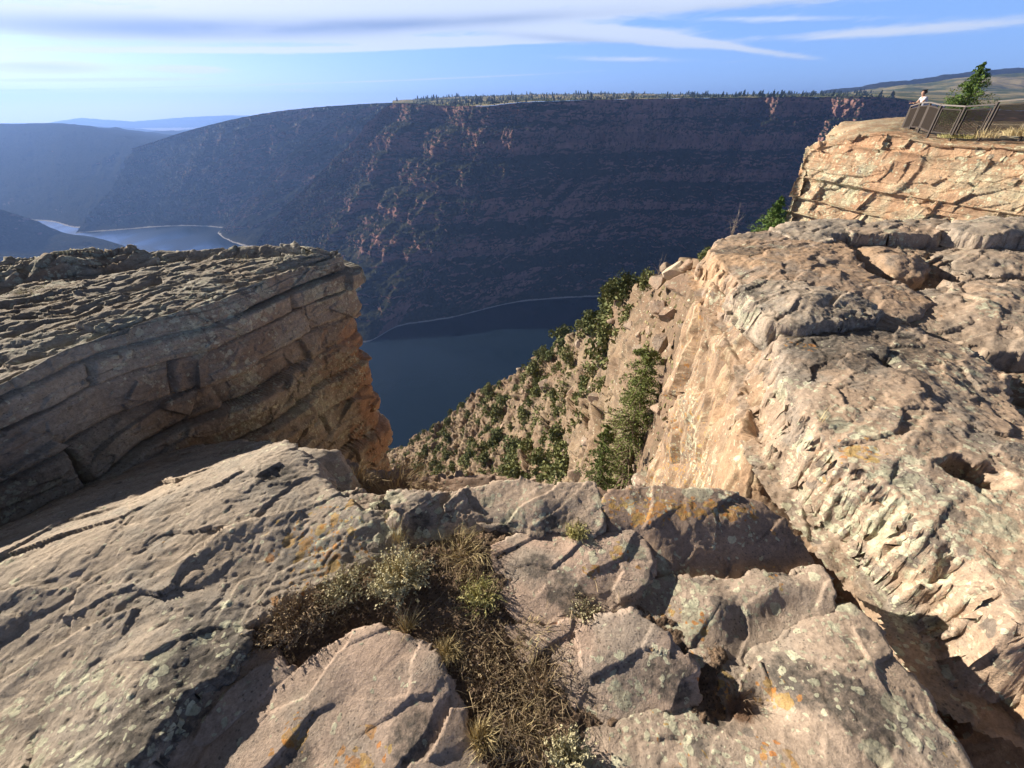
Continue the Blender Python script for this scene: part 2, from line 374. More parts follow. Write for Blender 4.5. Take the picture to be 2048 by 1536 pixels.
def slab(name, label, pts, inner, mat, seed, res=.007, rnd=.03, depth=.35, side=7.0, amp=1.0, grain=.5, warp=.018, masks=None, margin=None,
         extra=None, lam=1e-3, group=None, kind=None, cat='rock slab', grow=.020):
    W3 = np.array([on(*p) for p in pts]); poly = W3[:, :2]
    I3 = np.array([on(*p) for p in inner]) if inner else np.zeros((0, 3))
    A3 = np.vstack([W3, I3]); f = tps(A3[:, :2], A3[:, 2], lam)
    mg = margin if margin else depth / side + rnd + .02
    lo, hi = poly.min(0) - mg - warp, poly.max(0) + mg + warp
    xs = np.arange(lo[0], hi[0], res); ys = np.arange(lo[1], hi[1], res)
    GX, GY = np.meshgrid(xs, ys, indexing='xy'); X = np.c_[GX.ravel(), GY.ravel()]
    P = np.c_[X, np.zeros(len(X))]
    Xw = X + warp * np.c_[fbm(P * 6, 5, seed + 31, .7), fbm(P * 6 + 9, 5, seed + 37, .7)] * 1.8
    sd = sdist(Xw, poly) - grow
    Xc = X
    top = f(Xc) + relief(X, seed, amp, grain)
    if extra is not None: top = top + extra(X, sd)
    rnd = rnd * .55
    t = np.clip((sd + rnd) / rnd, 0, 1)
    top = top - rnd * .9 * (1 - np.sqrt(np.clip(1 - t * t * .999, 0, 1)))
    out = np.clip(sd, 0, None)
    z = top - np.minimum(out * side * (1 + .5 * perlin(np.c_[X * 14, 0 * X[:, 0]], seed + 8)), depth)
    ny, nx = GX.shape; Zg = z.reshape(ny, nx); gy, gx = np.gradient(Zg, res); st_ = ss(np.hypot(gx, gy).ravel(), .8, 2.5)
    Ng = np.stack([-gx.ravel(), -gy.ravel(), np.ones(len(X))], 1); Ng /= np.linalg.norm(Ng, axis=1)[:, None]; Q3 = np.c_[X, z]
    sel = np.where((st_ > .01) & (sd < mg))[0]; sc3 = max(1.0, res / .0055)
    Hs, e_ = facets(Q3[sel] * (11, 11, 16) / sc3, seed + 61, .9, .9); dd_ = (.022 * Hs + .010 * fbm(Q3[sel] * 24 / sc3, 4, seed + 62, .6)) * sc3 * st_[sel]
    X = X.copy(); X[sel] += Ng[sel, :2] * dd_[:, None]; z = z.copy(); z[sel] += Ng[sel, 2] * dd_
    z += .0011 * amp * fbm(np.c_[GX.ravel(), GY.ravel(), z] * 55, 3, seed + 63, .6) * min(1, .006 / res * 1.2)
    keep = sd < mg
    idx = -np.ones(len(X), int); idx[keep] = np.arange(keep.sum())
    q = grid_quads(len(ys), len(xs)); q = q[(keep[q]).all(1)]; q = idx[q]
    used = np.unique(q); re = -np.ones(keep.sum(), int); re[used] = np.arange(len(used))
    V = np.c_[X, z][keep][used]; q = re[q]
    # nudge the sides sideways so they are not a clean extrusion
    at_ = {}
    Xu = V[:, :2]; sdu = sd[keep][used]
    for k, fn in (masks or {}).items(): at_[k] = fn(Xu, sdu)
    org = (float(poly[:, 0].mean()), float(poly[:, 1].mean()), float(W3[:, 2].min() - .05))
    o = mesh_np(name, V, q, mat, attrs=at_, origin=org)
    tag(o, label, cat if kind is None else None, group, kind); return o
def near_px(px, py, z, r):
    c = np.array(on(px, py, z)[:2]); return lambda X, sd=None: np.exp(-((X - c) ** 2).sum(1) / (r * r))
def near_sum(*l):
    fs = [near_px(*a) for a in l]; return lambda X, sd=None: np.clip(sum(f(X) for f in fs), 0, 1)
def step_line(pts, z, h, soft=.02):
    """raised ground on the left-hand side of a polyline given in photo pixels at height z"""
    L = np.array([on(p[0], p[1], z)[:2] for p in pts])
    def f(X, sd=None):
        best = np.full(len(X), 1e9); sg = np.zeros(len(X))
        for a, b in zip(L[:-1], L[1:]):
            e = b - a; t = np.clip(((X - a) @ e) / (e @ e), 0, 1); dv = X - a - t[:, None] * e
            d = np.hypot(dv[:, 0], dv[:, 1]); cr_ = e[0] * (X[:, 1] - a[1]) - e[1] * (X[:, 0] - a[0])
            c = d < best; best = np.where(c, d, best); sg = np.where(c, np.sign(cr_), sg)
        w = best * sg + .012 * perlin(np.c_[X * 13, 0 * X[:, 0]], 3)
        tL = np.exp(-np.clip(best, 0, None) / .28)
        return h * ss(w, -soft, soft) * tL
    return f

# ------------------------------------------------------------------ distant land: water, canyon walls, hills
WZ = -420.0
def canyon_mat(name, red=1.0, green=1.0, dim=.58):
    m, g, b = new_mat(name); geo = g.new('ShaderNodeNewGeometry'); pos = geo.outputs['Position']
    sn = g.new('ShaderNodeSeparateXYZ'); g.link(geo.outputs['Normal'], sn.inputs[0])
    sp = g.new('ShaderNodeSeparateXYZ'); g.link(pos, sp.inputs[0])
    n1 = g.noise(pos, .006, 5, .6); n2 = g.noise(pos, .03, 6, .65, .4); n3 = g.noise(pos, .14, 6, .7)
    band = g.noise(g.vmul(pos, (.002, .002, .060)), 1.0, 5, .62, .3)
    rock = g.mix(g.ramp(band, .38, .60), (.56 * red, .31, .25), (.36, .21, .18)); rock = g.mix(g.ramp(n2, .48, .66), rock, (.36, .22, .16))
    rock = g.mix(g.ramp(g.noise(g.vmul(pos, (.08, .08, .008)), 1.0, 5, .6, .3), .48, .70, 0, .6), rock, (.10, .075, .065))
    veg = g.mix(n1, (.030 * green, .042 * green, .022), (.075, .072, .045)); veg = g.mix(g.ramp(n3, .52, .68), veg, (.16, .125, .09))
    hb = g.noise(g.vmul(pos, (.0012, .0012, .019)), 1.0, 3, .55, .2); f = g.ramp(g.math('ADD', g.math('ADD', sn.outputs[2], g.math('MULTIPLY', g.math('SUBTRACT', n2, .5), .55)), g.math('MULTIPLY', g.math('SUBTRACT', hb, .5), 2.4)), .34, .56)
    col = g.mix(f, rock, veg)
    v = g.vor(pos, .085); col = g.mix(g.math('MULTIPLY', g.ramp(v, .18, .40, 1, 0), g.ramp(n2, .38, .55, .3, .85)), col, (.022, .030, .016))
    shore = g.ramp(g.math('ADD', sp.outputs[2], g.math('MULTIPLY_ADD', n3, 3.0, g.math('MULTIPLY', n2, 4.5))), WZ + 4.5, WZ + 6.5, 1, 0)
    col = g.mix(shore, col, (.46, .41, .36))
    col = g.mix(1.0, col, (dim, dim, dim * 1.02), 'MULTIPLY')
    col = g.mix(shore, col, (.40, .37, .34))
    g.link(col, b.inputs['Base Color']); b.inputs['Roughness'].default_value = 1.0; b.inputs['Specular IOR Level'].default_value = 0.0
    bp = g.new('ShaderNodeBump'); bp.inputs['Strength'].default_value = .8; bp.inputs['Distance'].default_value = 4.0
    g.link(n3, bp.inputs['Height']); g.link(bp.outputs[0], b.inputs['Normal'])
    return m
def meadow_mat():
    m, g, b = new_mat('mesa_meadow'); geo = g.new('ShaderNodeNewGeometry'); pos = geo.outputs['Position']
    n1 = g.noise(pos, .004, 6, .65, .5); n2 = g.noise(pos, .03, 6, .7)
    col = g.mix(g.ramp(n1, .42, .58), (.36, .30, .16), (.09, .11, .045)); col = g.mix(g.ramp(n2, .5, .66, 0, .7), col, (.06, .075, .035))
    g.link(col, b.inputs['Base Color']); b.inputs['Roughness'].default_value = 1.0; b.inputs['Specular IOR Level'].default_value = 0.0
    return m
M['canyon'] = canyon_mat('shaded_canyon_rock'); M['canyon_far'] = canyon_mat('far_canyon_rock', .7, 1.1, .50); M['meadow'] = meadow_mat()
def water_mat():
    m, g, b = new_mat('lake_water'); geo = g.new('ShaderNodeNewGeometry'); pos = geo.outputs['Position']
    b.inputs['Base Color'].default_value = (.008, .018, .030, 1); b.inputs['Roughness'].default_value = .10
    b.inputs['IOR'].default_value = 1.33
    n = g.noise(g.vmul(pos, (.25, .08, 1)), 1.0, 6, .6); n2 = g.noise(g.vmul(pos, (.006, .003, 1)), 1.0, 4, .6, .6)
    g.link(g.ramp(n2, .42, .60, .06, .26), b.inputs['Roughness'])
    bp = g.new('ShaderNodeBump'); bp.inputs['Strength'].default_value = .35; bp.inputs['Distance'].default_value = .6
    g.link(n, bp.inputs['Height']); g.link(bp.outputs[0], b.inputs['Normal'])
    return m
M['water'] = water_mat()
R = 17000.0
o = mesh_np('water', [(-9000, 100, WZ), (3500, 100, WZ), (3500, 9000, WZ), (-9000, 9000, WZ)], [(0, 1, 2, 3)], M['water']); tag(o, kind='structure')
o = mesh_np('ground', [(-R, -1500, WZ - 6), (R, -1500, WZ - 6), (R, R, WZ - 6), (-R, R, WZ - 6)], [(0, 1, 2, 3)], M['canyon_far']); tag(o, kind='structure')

PROF = [(0, 0), (.02, .004), (.11, .02), (.14, .09), (.21, .17), (.29, .185), (.32, .25), (.40, .33), (.46, .34), (.49, .41), (.56, .48), (.61, .49), (.64, .55), (.72, .66), (.76, .67), (.86, .83), (.88, .835), (1, 1.0)]
def wall(name, cols, n, m, mat, gully=45.0, gs=230.0, seed=0, prof=PROF, fine=1.0, rough_top=.35, bench=.8):
    """a canyon wall: cols = (rim point, shore point) pairs; horizontal benches and cliffs between"""
    C0 = cr(np.array([c[0] for c in cols], float), n, 0); C1 = cr(np.array([c[1] for c in cols], float), n, 0)
    seg = np.r_[0, np.cumsum(np.hypot(*(np.diff((C0 + C1)[:, :2] / 2, axis=0).T)))]
    v = np.linspace(0, 1, m); s = seg[:, None] * np.ones((1, m)); vv = v[None] * np.ones((n, 1))
    P = np.stack([s / 400, vv * 1.2, 0 * s + seed], -1).reshape(-1, 3)
    w = vv + .05 * fbm(P, 4, seed).reshape(n, m) * np.sin(pi * vv)
    pv, ph = np.array(prof).T
    k = fbm(np.stack([s / 260, 0 * s, 0 * s + seed + 4], -1).reshape(-1, 3), 3, seed + 2).reshape(n, m)
    th = np.interp(np.clip(w, 0, 1), pv, ph); mixk = np.clip(bench + .9 * k, .35, 1.0)
    th = th * mixk + np.clip(w, 0, 1) * (1 - mixk)
    G = np.empty((n, m, 3)); G[..., :2] = C0[:, None, :2] * (1 - th[..., None]) + C1[:, None, :2] * th[..., None]
    G[..., 2] = C0[:, None, 2] * (1 - vv) + C1[:, None, 2] * vv
    d = (C1 - C0)[:, :2]; L = np.hypot(d[:, 0], d[:, 1])[:, None]; d = d / L
    env = np.sin(pi * np.clip(vv, 0, 1) ** .75) ** .7 + rough_top * (1 - vv) ** 3
    env2 = (1 - .8 * ss(vv, .9, 1))
    g1 = ridged(np.stack([s / gs + .3 * fbm(P * 2, 3, seed + 5).reshape(n, m), vv * .5, 0 * s + seed], -1).reshape(-1, 3), 3, seed + 7).reshape(n, m)
    Q = G.reshape(-1, 3)
    g2 = ridged(np.c_[Q[:, 0] / 70, Q[:, 1] / 70, Q[:, 2] / 150], 4, seed + 8).reshape(n, m)
    f1, f2, idd = vor(np.c_[s.ravel() / 26, G[..., 2].ravel() / 11, 0 * s.ravel() + seed], seed + 3)
    blk = (idd.reshape(n, m) - .5) * 7 - 5 * np.exp(-((f2 - f1) / .09) ** 2).reshape(n, m)
    g3 = fbm(Q / 14, 4, seed + 9, .6).reshape(n, m)
    off = (g1 - .62) * gully * 2.2 * env + (g2 - .55) * 24 * env2 * fine + (blk + g3 * 10) * env2 * fine
    off *= np.clip(vv * 22, .55, 1)
    G[..., :2] += d[:, None] * off[..., None]
    G[..., 2] += (g3 * 5 + fbm(Q / 45, 3, seed + 12).reshape(n, m) * 9) * np.clip(vv * 8, .25, 1) * (1 - ss(vv, .93, 1))
    o = mesh_np(name, G, grid_quads(n, m), mat); tag(o, kind='structure'); return G
def wz(px, py): return on(px, py, WZ)
c1 = [(at(505, 500, 1455), wz(500, 512)), (at(545, 440, 1540), (-850, 1400, WZ)), (at(600, 385, 1600), (-800, 1320, WZ)), (at(650, 335, 1650), (-750, 1260, WZ)), (at(700, 288, 1690), (-700, 1200, WZ)), (at(742, 238, 1720), (-650, 1140, WZ)), (at(785, 208, 1700), (-600, 1060, WZ)), (at(880, 212, 1560), (-520, 930, WZ)),
      (at(960, 212, 1420), wz(712, 686)), (at(1060, 204, 1400), wz(800, 652)), (at(1180, 200, 1440), wz(900, 636)), (at(1300, 198, 1500), wz(1020, 607)),
      (at(1400, 196, 1560), wz(1130, 596)), (at(1480, 196, 1560), wz(1230, 592)), (at(1560, 194, 1520), (430, 1090, WZ)), (at(1660, 194, 1500), (620, 1060, WZ)),
      (at(1720, 194, 1440), (800, 1000, WZ)), (at(1800, 198, 1420), (950, 930, WZ)), (at(1900, 215, 1380), (1100, 850, WZ)), (at(2100, 225, 1300), (1250, 760, WZ)), (at(2300, 240, 1200), (1400, 600, WZ))]
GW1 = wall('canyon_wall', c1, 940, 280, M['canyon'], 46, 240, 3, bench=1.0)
c2 = [(at(262, 298, 2600), wz(152, 466)), (at(300, 286, 2700), wz(250, 459)), (at(370, 263, 2700), wz(330, 453)), (at(470, 238, 2600), wz(390, 452)),
      (at(570, 221, 2500), wz(445, 456)), (at(680, 211, 2400), (-1150, 1800, WZ)), (at(800, 205, 2300), (-900, 1750, WZ)), (at(950, 205, 2200), (-600, 1650, WZ))]
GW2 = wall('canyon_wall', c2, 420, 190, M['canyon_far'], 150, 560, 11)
c3 = [(at(-300, 222, 4300), wz(-250, 436)), (at(-120, 236, 4100), wz(-100, 437)), (at(0, 247, 3900), wz(20, 439)), (at(110, 247, 3800), wz(100, 443)), (at(200, 262, 3600), wz(150, 455)),
      (at(290, 288, 3300), wz(215, 455)), (at(420, 330, 3100), wz(300, 450))]
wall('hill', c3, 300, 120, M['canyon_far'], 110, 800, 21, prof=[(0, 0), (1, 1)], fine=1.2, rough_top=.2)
c4 = [(at(-350, 330, 1500), (-3600, 900, WZ)), (at(-150, 375, 1560), (-2500, 1150, WZ)), (at(0, 419, 1600), (-1900, 1200, WZ)), (at(70, 442, 1640), (-1700, 1250, WZ)), (at(130, 466, 1640), (-1500, 1300, WZ)),
      (at(185, 474, 1600), (-1400, 1320, WZ)), (at(243, 490, 1530), (-1250, 1360, WZ)), (at(275, 505, 1462), (-1240, 1400, WZ))]
wall('hill', c4, 220, 90, M['canyon_far'], 30, 260, 31, prof=[(0, 0), (1, 1)], fine=.5, rough_top=.2)
c5 = [(at(452, 452, 1880), wz(447, 456)), (at(490, 405, 1960), (-1180, 1760, WZ)), (at(545, 345, 2040), (-1130, 1700, WZ)), (at(590, 300, 2100), (-1080, 1650, WZ)), (at(640, 262, 2180), (-1020, 1600, WZ)), (at(700, 224, 2260), (-960, 1560, WZ)), (at(790, 207, 2280), (-880, 1540, WZ))]
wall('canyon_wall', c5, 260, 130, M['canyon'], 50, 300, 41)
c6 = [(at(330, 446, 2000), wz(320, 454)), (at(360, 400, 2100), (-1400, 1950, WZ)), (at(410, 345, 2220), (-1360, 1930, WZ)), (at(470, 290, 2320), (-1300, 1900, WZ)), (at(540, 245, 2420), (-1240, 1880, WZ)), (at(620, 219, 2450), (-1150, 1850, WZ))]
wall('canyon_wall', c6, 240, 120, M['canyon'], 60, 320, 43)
def back_face(px_pts, off, name, n=120):      # far sides of the ridges, so that they have depth
    P0 = cr(np.array(px_pts, float), n, 0); P1 = P0 + np.array([off[0], off[1], 0]); P1[:, 2] = WZ - 4
    Pm = P0 * .5 + P1 * .5 + np.array([0, 0, 25.0])
    G = cr(np.stack([P0, Pm, P1], 1), 30, 1); G[:, 1:, 2] += fbm(G[:, 1:].reshape(-1, 3) / 180, 4, 3).reshape(n, -1) * 40
    tag(mesh_np(name, G, grid_quads(n, 30), M['canyon_far']), kind='structure')
back_face([c[0] for c in c3], (-400, 2600), 'hill'); back_face([c[0] for c in c4], (-500, -900), 'hill')
back_face([c[0] for c in c2], (0, 1600), 'hill')

def land(name, rows, n, m, mat, amp=6.0, sc=200.0, seed=0, rim=None):
    G = cr(cr(np.array(rows, float), n, 0), m, 1)
    z = fbm(G.reshape(-1, 3) / sc, 5, seed, .55).reshape(n, m) * amp
    G[..., 2] += z * np.clip(np.linspace(0, 12, n), .05, 1)[:, None]
    if rim is not None:
        t_ = np.linspace(0, len(rim) - 1, m); R_ = np.stack([np.interp(t_, np.arange(len(rim)), rim[:, c]) for c in range(3)], 1); R_[:, 2] += 1.0
        w_ = np.clip(1 - np.arange(n) / 9, 0, 1)[:, None, None]; G = G + (R_ - G[0])[None] * w_
    o = mesh_np(name, G, grid_quads(n, m), mat); tag(o, kind='structure'); return G
rimtop = cr(np.array([c[0] for c in c1[6:]], float), 14, 0)
def skyl(px, py, D): return at(px, py, D)
rowA = [tuple(p) for p in rimtop]
pxs = [785, 830,  1060, 1180, 1300, 1400, 1480, 1560, 1660, 1720, 1800, 1900, 2100, 2300]
pxs = [785, 850, 920, 1000, 1100, 1200, 1300, 1400, 1500, 1600, 1700, 1800, 1950, 2250]
yb = [202, 198, 194, 191, 189, 188, 189, 190, 190, 189, 187, 185, 179, 176]
_unused = [188, 189, 190, 190, 189, 188, 187, 185, 180, 178, 176]
rowB = [at(p, (y + a) / 2 + 1, 2100) for p, y, a in zip(pxs, yb, [208, 210, 212, 208, 203, 200, 198, 196, 195, 194, 194, 197, 206, 214])]
rowC = [at(p, y, 3000) for p, y in zip(pxs, yb)]
rowD = [at(p, y + 6, 4200) for p, y in zip(pxs, yb)]
GM = land('mesa', [rowA, rowB, rowC, rowD], 110, 600, M['meadow'], 9, 220, 5, rim=GW1[int(940 * 6 / (len(c1) - 1)):, 0])
# rolling hills to the right, behind the overlook
hp = [1640, 1700, 1760, 1810, 1860, 1900, 1950, 2000, 2048, 2150, 2350]
h1 = [190, 184, 176, 170, 166, 160, 155, 152, 150, 146, 140]
land('hill', [[at(p, 205, 2400) for p in hp], [at(p, 187, 2800) for p in hp], [at(p, y + 8, 3200) for p, y in zip(hp, h1)], [at(p, y, 3600) for p, y in zip(hp, h1)], [at(p, 200, 4200) for p in hp]], 90, 200, M['meadow'], 30, 420, 9)
h2 = [184, 178, 168, 163, 159, 152, 146, 144, 142, 139, 136]
land('hill', [[at(p, 190, 4300) for p in hp], [at(p, y + 6, 4600) for p, y in zip(hp, h2)], [at(p, y, 4900) for p, y in zip(hp, h2)], [at(p, 200, 5600) for p in hp]], 60, 200, M['canyon_far'], 35, 260, 19)
# distant blue ranges
def rng(pts, D, seed, amp):
    n = 260; a = np.array([at(x, y, D) for x, y in pts], float); top = cr(a, n, 0)
    top[:, 2] += fbm(top / 260, 4, seed, .6) * amp
    f = top.copy(); f[:, 1] -= 1500; f[:, 2] = WZ - 5; b_ = top.copy(); b_[:, 1] += 1500; b_[:, 2] = WZ - 5
    G = relin(np.stack([f, top, b_], 1), 41, 1)
    G[..., 1] += (ridged(G.reshape(-1, 3) / 900, 4, seed).reshape(n, 41) - .5) * 700 * np.sin(np.linspace(0, pi, 41) * 2)[None] ** 2
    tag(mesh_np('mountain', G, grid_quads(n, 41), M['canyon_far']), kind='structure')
rng([(-100, 252), (60, 250), (110, 244), (160, 236), (190, 238), (240, 241), (290, 246), (350, 250), (420, 252), (560, 250)], 13500, 2, 22)
rng([(240, 246), (300, 240), (380, 234), (460, 231), (540, 232), (640, 236)], 15200, 4, 16)
rng([(60, 256), (150, 252), (200, 253), (250, 262), (300, 266), (370, 259), (420, 258), (520, 266)], 9200, 6, 22)
rng([(180, 275), (250, 272), (310, 262), (350, 261), (400, 268), (480, 270), (560, 280)], 6400, 8, 14)

# the rocky slope falling away below the rim
T0 = [(700, 950, 168), (780, 910, 150), (860, 868, 136), (950, 797, 120), (1050, 743, 95), (1130, 683, 70), (1240, 601, 42), (1300, 558, 28), (1345, 532, 20), (1410, 524, 13), (1500, 528, 11)]
ca = np.array([ray(p[0], p[1])[0] for p in T0]); cD = np.array([float(p[2]) for p in T0]); cz = np.array([ray(p[0], p[1])[1] * p[2] for p in T0])
ba = np.array([-.64, -.42, -.235, -.09, -.025, .154, .25, .315, .38, .43, .50, .62]); bD = np.array([78, 64, 50, 41, 37, 27, 21, 16, 11.5, 9.0, 7, 6])
br_ = np.array([1.25, 1.25, 1.25, 1.25, 1.25, 1.25, 1.25, 1.25, 1.22, 1.18, 1.15, 1.1]); n, m = 700, 640
aa = np.linspace(-.60, .60, n); tt = np.interp(np.linspace(0, 1, 400), np.linspace(0, 1, 400), np.linspace(-.60, .60, 400))
def smi(x, X, Y):
    y = np.interp(x, X, Y); k = np.hanning(41); k /= k.sum(); return np.convolve(np.pad(y, 20, 'edge'), k, 'valid')
Dc, Zc, Db, Zb = np.interp(aa, ca, cD), np.interp(aa, ca, cz), smi(aa, ba, bD), smi(aa, ba, -bD * br_)
DD = np.stack([Dc * 1.45, Dc * 1.05, Dc, Dc * .68 + Db * .32, Dc * .34 + Db * .66, Db, Db * .6], 1)
ZZ = np.stack([Zc - Dc * .75, Zc - Dc * .045, Zc, Zc * .68 + Zb * .32 - .02 * Dc, Zc * .34 + Zb * .66 - .02 * Dc, Zb, Zb - .5], 1)
rt_ = np.array([0, .12, .20, .45, .70, .92, 1.0]); tm = np.linspace(0, 1, m)
DD = np.stack([np.interp(tm, rt_, DD[k]) for k in range(n)]); ZZ = np.stack([np.interp(tm, rt_, ZZ[k]) for k in range(n)])
G = np.stack([aa[:, None] * DD, DD, ZZ], -1)
Nn = normals(G); Q = G.reshape(-1, 3)
sc_ = np.clip(Q[:, 1] / 60, .18, 1.6)
sc_ = np.clip(Q[:, 1] / 60, .10, 1.5)
dsp = (ridged(Q / 19, 4, 4) - .55) * 3.2 * sc_ + fbm(Q / 3.2, 5, 6, .6) * 1.3 * np.clip(sc_, .2, 1)
msk = ss(fbm(Q / 9, 3, 44), -.12, .12)
H, e = facets(Q / (5.5, 5.5, 3.4) + .2 * np.c_[perlin(Q / 3, 1), perlin(Q / 3, 2), perlin(Q / 3, 3)], 9, .9, 1.0); dsp += 1.6 * H * msk * sc_.clip(.15)
H, e = facets(Q / (1.9, 1.9, 1.2), 10, .9, 1.0); dsp += .55 * H * (.3 + .7 * msk) * sc_.clip(.3)
H, e = facets(Q / .62, 12, 1.2, 1.0); dsp += .22 * H * sc_.clip(.4)
Nn = Nn * np.sign(Nn[..., 2:3]); Nn = Nn + np.array([0, 0, .6]); Nn /= np.linalg.norm(Nn, axis=2, keepdims=True); G = G + Nn * dsp.reshape(n, m, 1)
GT = G
tag(mesh_np('slope', G, grid_quads(n, m), M['talus']), kind='structure')

# haze
def build_haze():
    x0, x1, y0, y1, z0, z1 = -R - 50, R + 50, -1600, R + 50, WZ - 7, 380
    V = [(x0, y0, z0), (x1, y0, z0), (x1, y1, z0), (x0, y1, z0), (x0, y0, z1), (x1, y0, z1), (x1, y1, z1), (x0, y1, z1)]
    m = bpy.data.materials.new('haze'); m.use_nodes = True; m.node_tree.nodes.clear(); g = NT(m.node_tree)
    out = g.new('ShaderNodeOutputMaterial'); v = g.new('ShaderNodeVolumePrincipled'); g.link(v.outputs[0], out.inputs['Volume'])
    v.inputs['Color'].default_value = (.24, .43, 1.0, 1); v.inputs['Density'].default_value = HAZE; v.inputs['Anisotropy'].default_value = .32
    tag(mesh_np('haze', V, [(0, 3, 2, 1), (4, 5, 6, 7), (0, 1, 5, 4), (1, 2, 6, 5), (2, 3, 7, 6), (3, 0, 4, 7)], m, smooth=False), kind='stuff')
HAZE = 0.85e-4
build_haze()

# ------------------------------------------------------------------ rocks round the viewpoint
def m_near(*l): return near_sum(*l)
# bedrock under everything, falling away at the rim
GP = [(-500, 1000, -2.2), (0, 960, -2.2), (250, 900, -2.3), (480, 872, -2.3), (700, 930, -2.1), (850, 955, -1.9), (1000, 962, -1.9), (1200, 975, -1.95), (1440, 1000, -1.95),
      (1560, 1050, -2.0), (1700, 1330, -2.1), (1900, 1700, -2.2), (1000, 1900, -2.2), (-800, 1900, -2.2)]
slab('ground', None, GP, [], M['slab_brown'], 2, res=.025, rnd=.05, depth=4.0, side=9, margin=.5, warp=.04, kind='structure')
# soil and litter between the slabs
def soil_mat():
    m, g, b = new_mat('soil'); geo = g.new('ShaderNodeNewGeometry'); P = geo.outputs['Position']
    n1 = g.noise(P, 7, 6, .7); n2 = g.noise(P, 60, 8, .75); v = g.vor(P, 90)
    col = g.mix(g.ramp(n1, .4, .6), (.15, .10, .068), (.27, .185, .125)); col = g.mix(g.ramp(n2, .52, .68), col, (.32, .235, .16))
    col = g.mix(g.ramp(v, .2, .35, .8, 0), col, (.055, .04, .03))
    g.link(col, b.inputs['Base Color']); b.inputs['Roughness'].default_value = 1
    bp = g.new('ShaderNodeBump'); bp.inputs['Strength'].default_value = 1; bp.inputs['Distance'].default_value = .02
    g.link(g.math('ADD', n2, g.math('MULTIPLY', v, -.6)), bp.inputs['Height']); g.link(bp.outputs[0], b.inputs['Normal'])
    return m
M['soil'] = soil_mat()
def soil_bump(X, sd):
    P = np.c_[X, 0 * X[:, 0]]; return .035 * fbm(P * 7, 5, 3, .65) + .012 * fbm(P * 45, 3, 4, .6)
slab('soil', None, [(430, 1230, -1.50), (600, 1120, -1.49), (800, 1030, -1.48), (1000, 1010, -1.49), (1230, 1040, -1.51), (1330, 1150, -1.53), (1440, 1300, -1.52), (1420, 1450, -1.53), (1240, 1620, -1.53), (900, 1620, -1.53), (600, 1480, -1.53), (380, 1400, -1.54)],
     [(880, 1180, -1.475), (1000, 1350, -1.51)], M['soil'], 8, res=.006, rnd=.05, depth=.3, side=3, amp=.3, warp=.03, extra=soil_bump, kind='structure')

SL = dict(cat='rock slab', group='sandstone slabs at the cliff edge')
slab('rock_slab', 'large grey undulating sandstone slab filling the lower left corner, tall shaded scarp on its right', [
    (-420, 1120, -1.95), (-150, 1075, -1.92), (0, 1048, -1.90), (130, 985, -1.92), (254, 930, -1.95), (380, 893, -1.98), (480, 880, -1.95), (540, 885, -1.65), (590, 898, -1.42), (628, 925, -1.42), (650, 980, -1.42),
    (720, 1022, -1.42), (800, 1052, -1.44), (815, 1095, -1.46), (700, 1140, -1.455), (570, 1200, -1.45), (485, 1250, -1.44), (478, 1300, -1.43), (400, 1370, -1.42), (330, 1440, -1.42), (255, 1545, -1.42), (180, 1750, -1.45), (-900, 1850, -1.5), (-1500, 1500, -1.6), (-1200, 1250, -1.9)],
    [(97, 1060, -1.47), (240, 1030, -1.45), (400, 965, -1.43), (500, 925, -1.42), (200, 1200, -1.43), (0, 1300, -1.48), (100, 1450, -1.47), (420, 1100, -1.41), (600, 1010, -1.40), (300, 1350, -1.41), (560, 1120, -1.44), (60, 1180, -1.43), (-200, 1200, -1.45)],
    M['slab_grey'], 12, res=.0058, rnd=.05, depth=.30, side=5, amp=1.15, grain=.7, warp=.03, margin=.15,
    masks={'m_dark': near_sum((430, 1330, -1.45, .16), (300, 1450, -1.45, .12), (560, 960, -1.42, .10)), 'm_orange': near_sum((640, 1100, -1.44, .12)), 'm_lichen': near_sum((760, 1050, -1.44, .16), (380, 1400, -1.5, .2))}, **SL)
slab('rock_slab', 'smooth pinkish sandstone slab bottom centre left with pointed upper edge under dry grass', [
    (560, 1372, -1.49), (640, 1312, -1.475), (705, 1266, -1.465), (760, 1258, -1.46), (812, 1278, -1.46), (862, 1310, -1.465), (905, 1390, -1.48), (935, 1475, -1.50), (960, 1560, -1.51), (900, 1750, -1.52), (200, 1750, -1.52), (380, 1545, -1.50), (420, 1495, -1.50)],
    [(770, 1330, -1.455), (840, 1350, -1.455), (700, 1450, -1.485), (600, 1500, -1.49), (830, 1480, -1.475), (760, 1420, -1.475)],
    M['slab_pink'], 23, res=.0052, rnd=.035, depth=.22, side=6, amp=.75, grain=.15, warp=.016,
    masks={'m_dark': near_sum((820, 1470, -1.48, .07), (600, 1520, -1.5, .06)), 'm_orange': near_sum((590, 1470, -1.5, .04), (720, 1530, -1.5, .05))}, **SL)
slab('rock_slab', 'narrow lichen-edged sandstone slab parted by a thin crack from the smooth pinkish slab', [
    (392, 1400, -1.47), (440, 1340, -1.47), (490, 1305, -1.475), (540, 1300, -1.48), (572, 1350, -1.49), (545, 1368, -1.49), (412, 1482, -1.50), (372, 1535, -1.50), (300, 1650, -1.5), (240, 1650, -1.5), (330, 1500, -1.48)],
    [(470, 1370, -1.475)], M['slab_pink'], 31, res=.0055, rnd=.03, depth=.2, side=7, amp=.8, grain=.4, warp=.010,
    masks={'m_lichen': near_sum((400, 1400, -1.48, .1)), 'm_dark': near_sum((380, 1440, -1.48, .08))}, **SL)
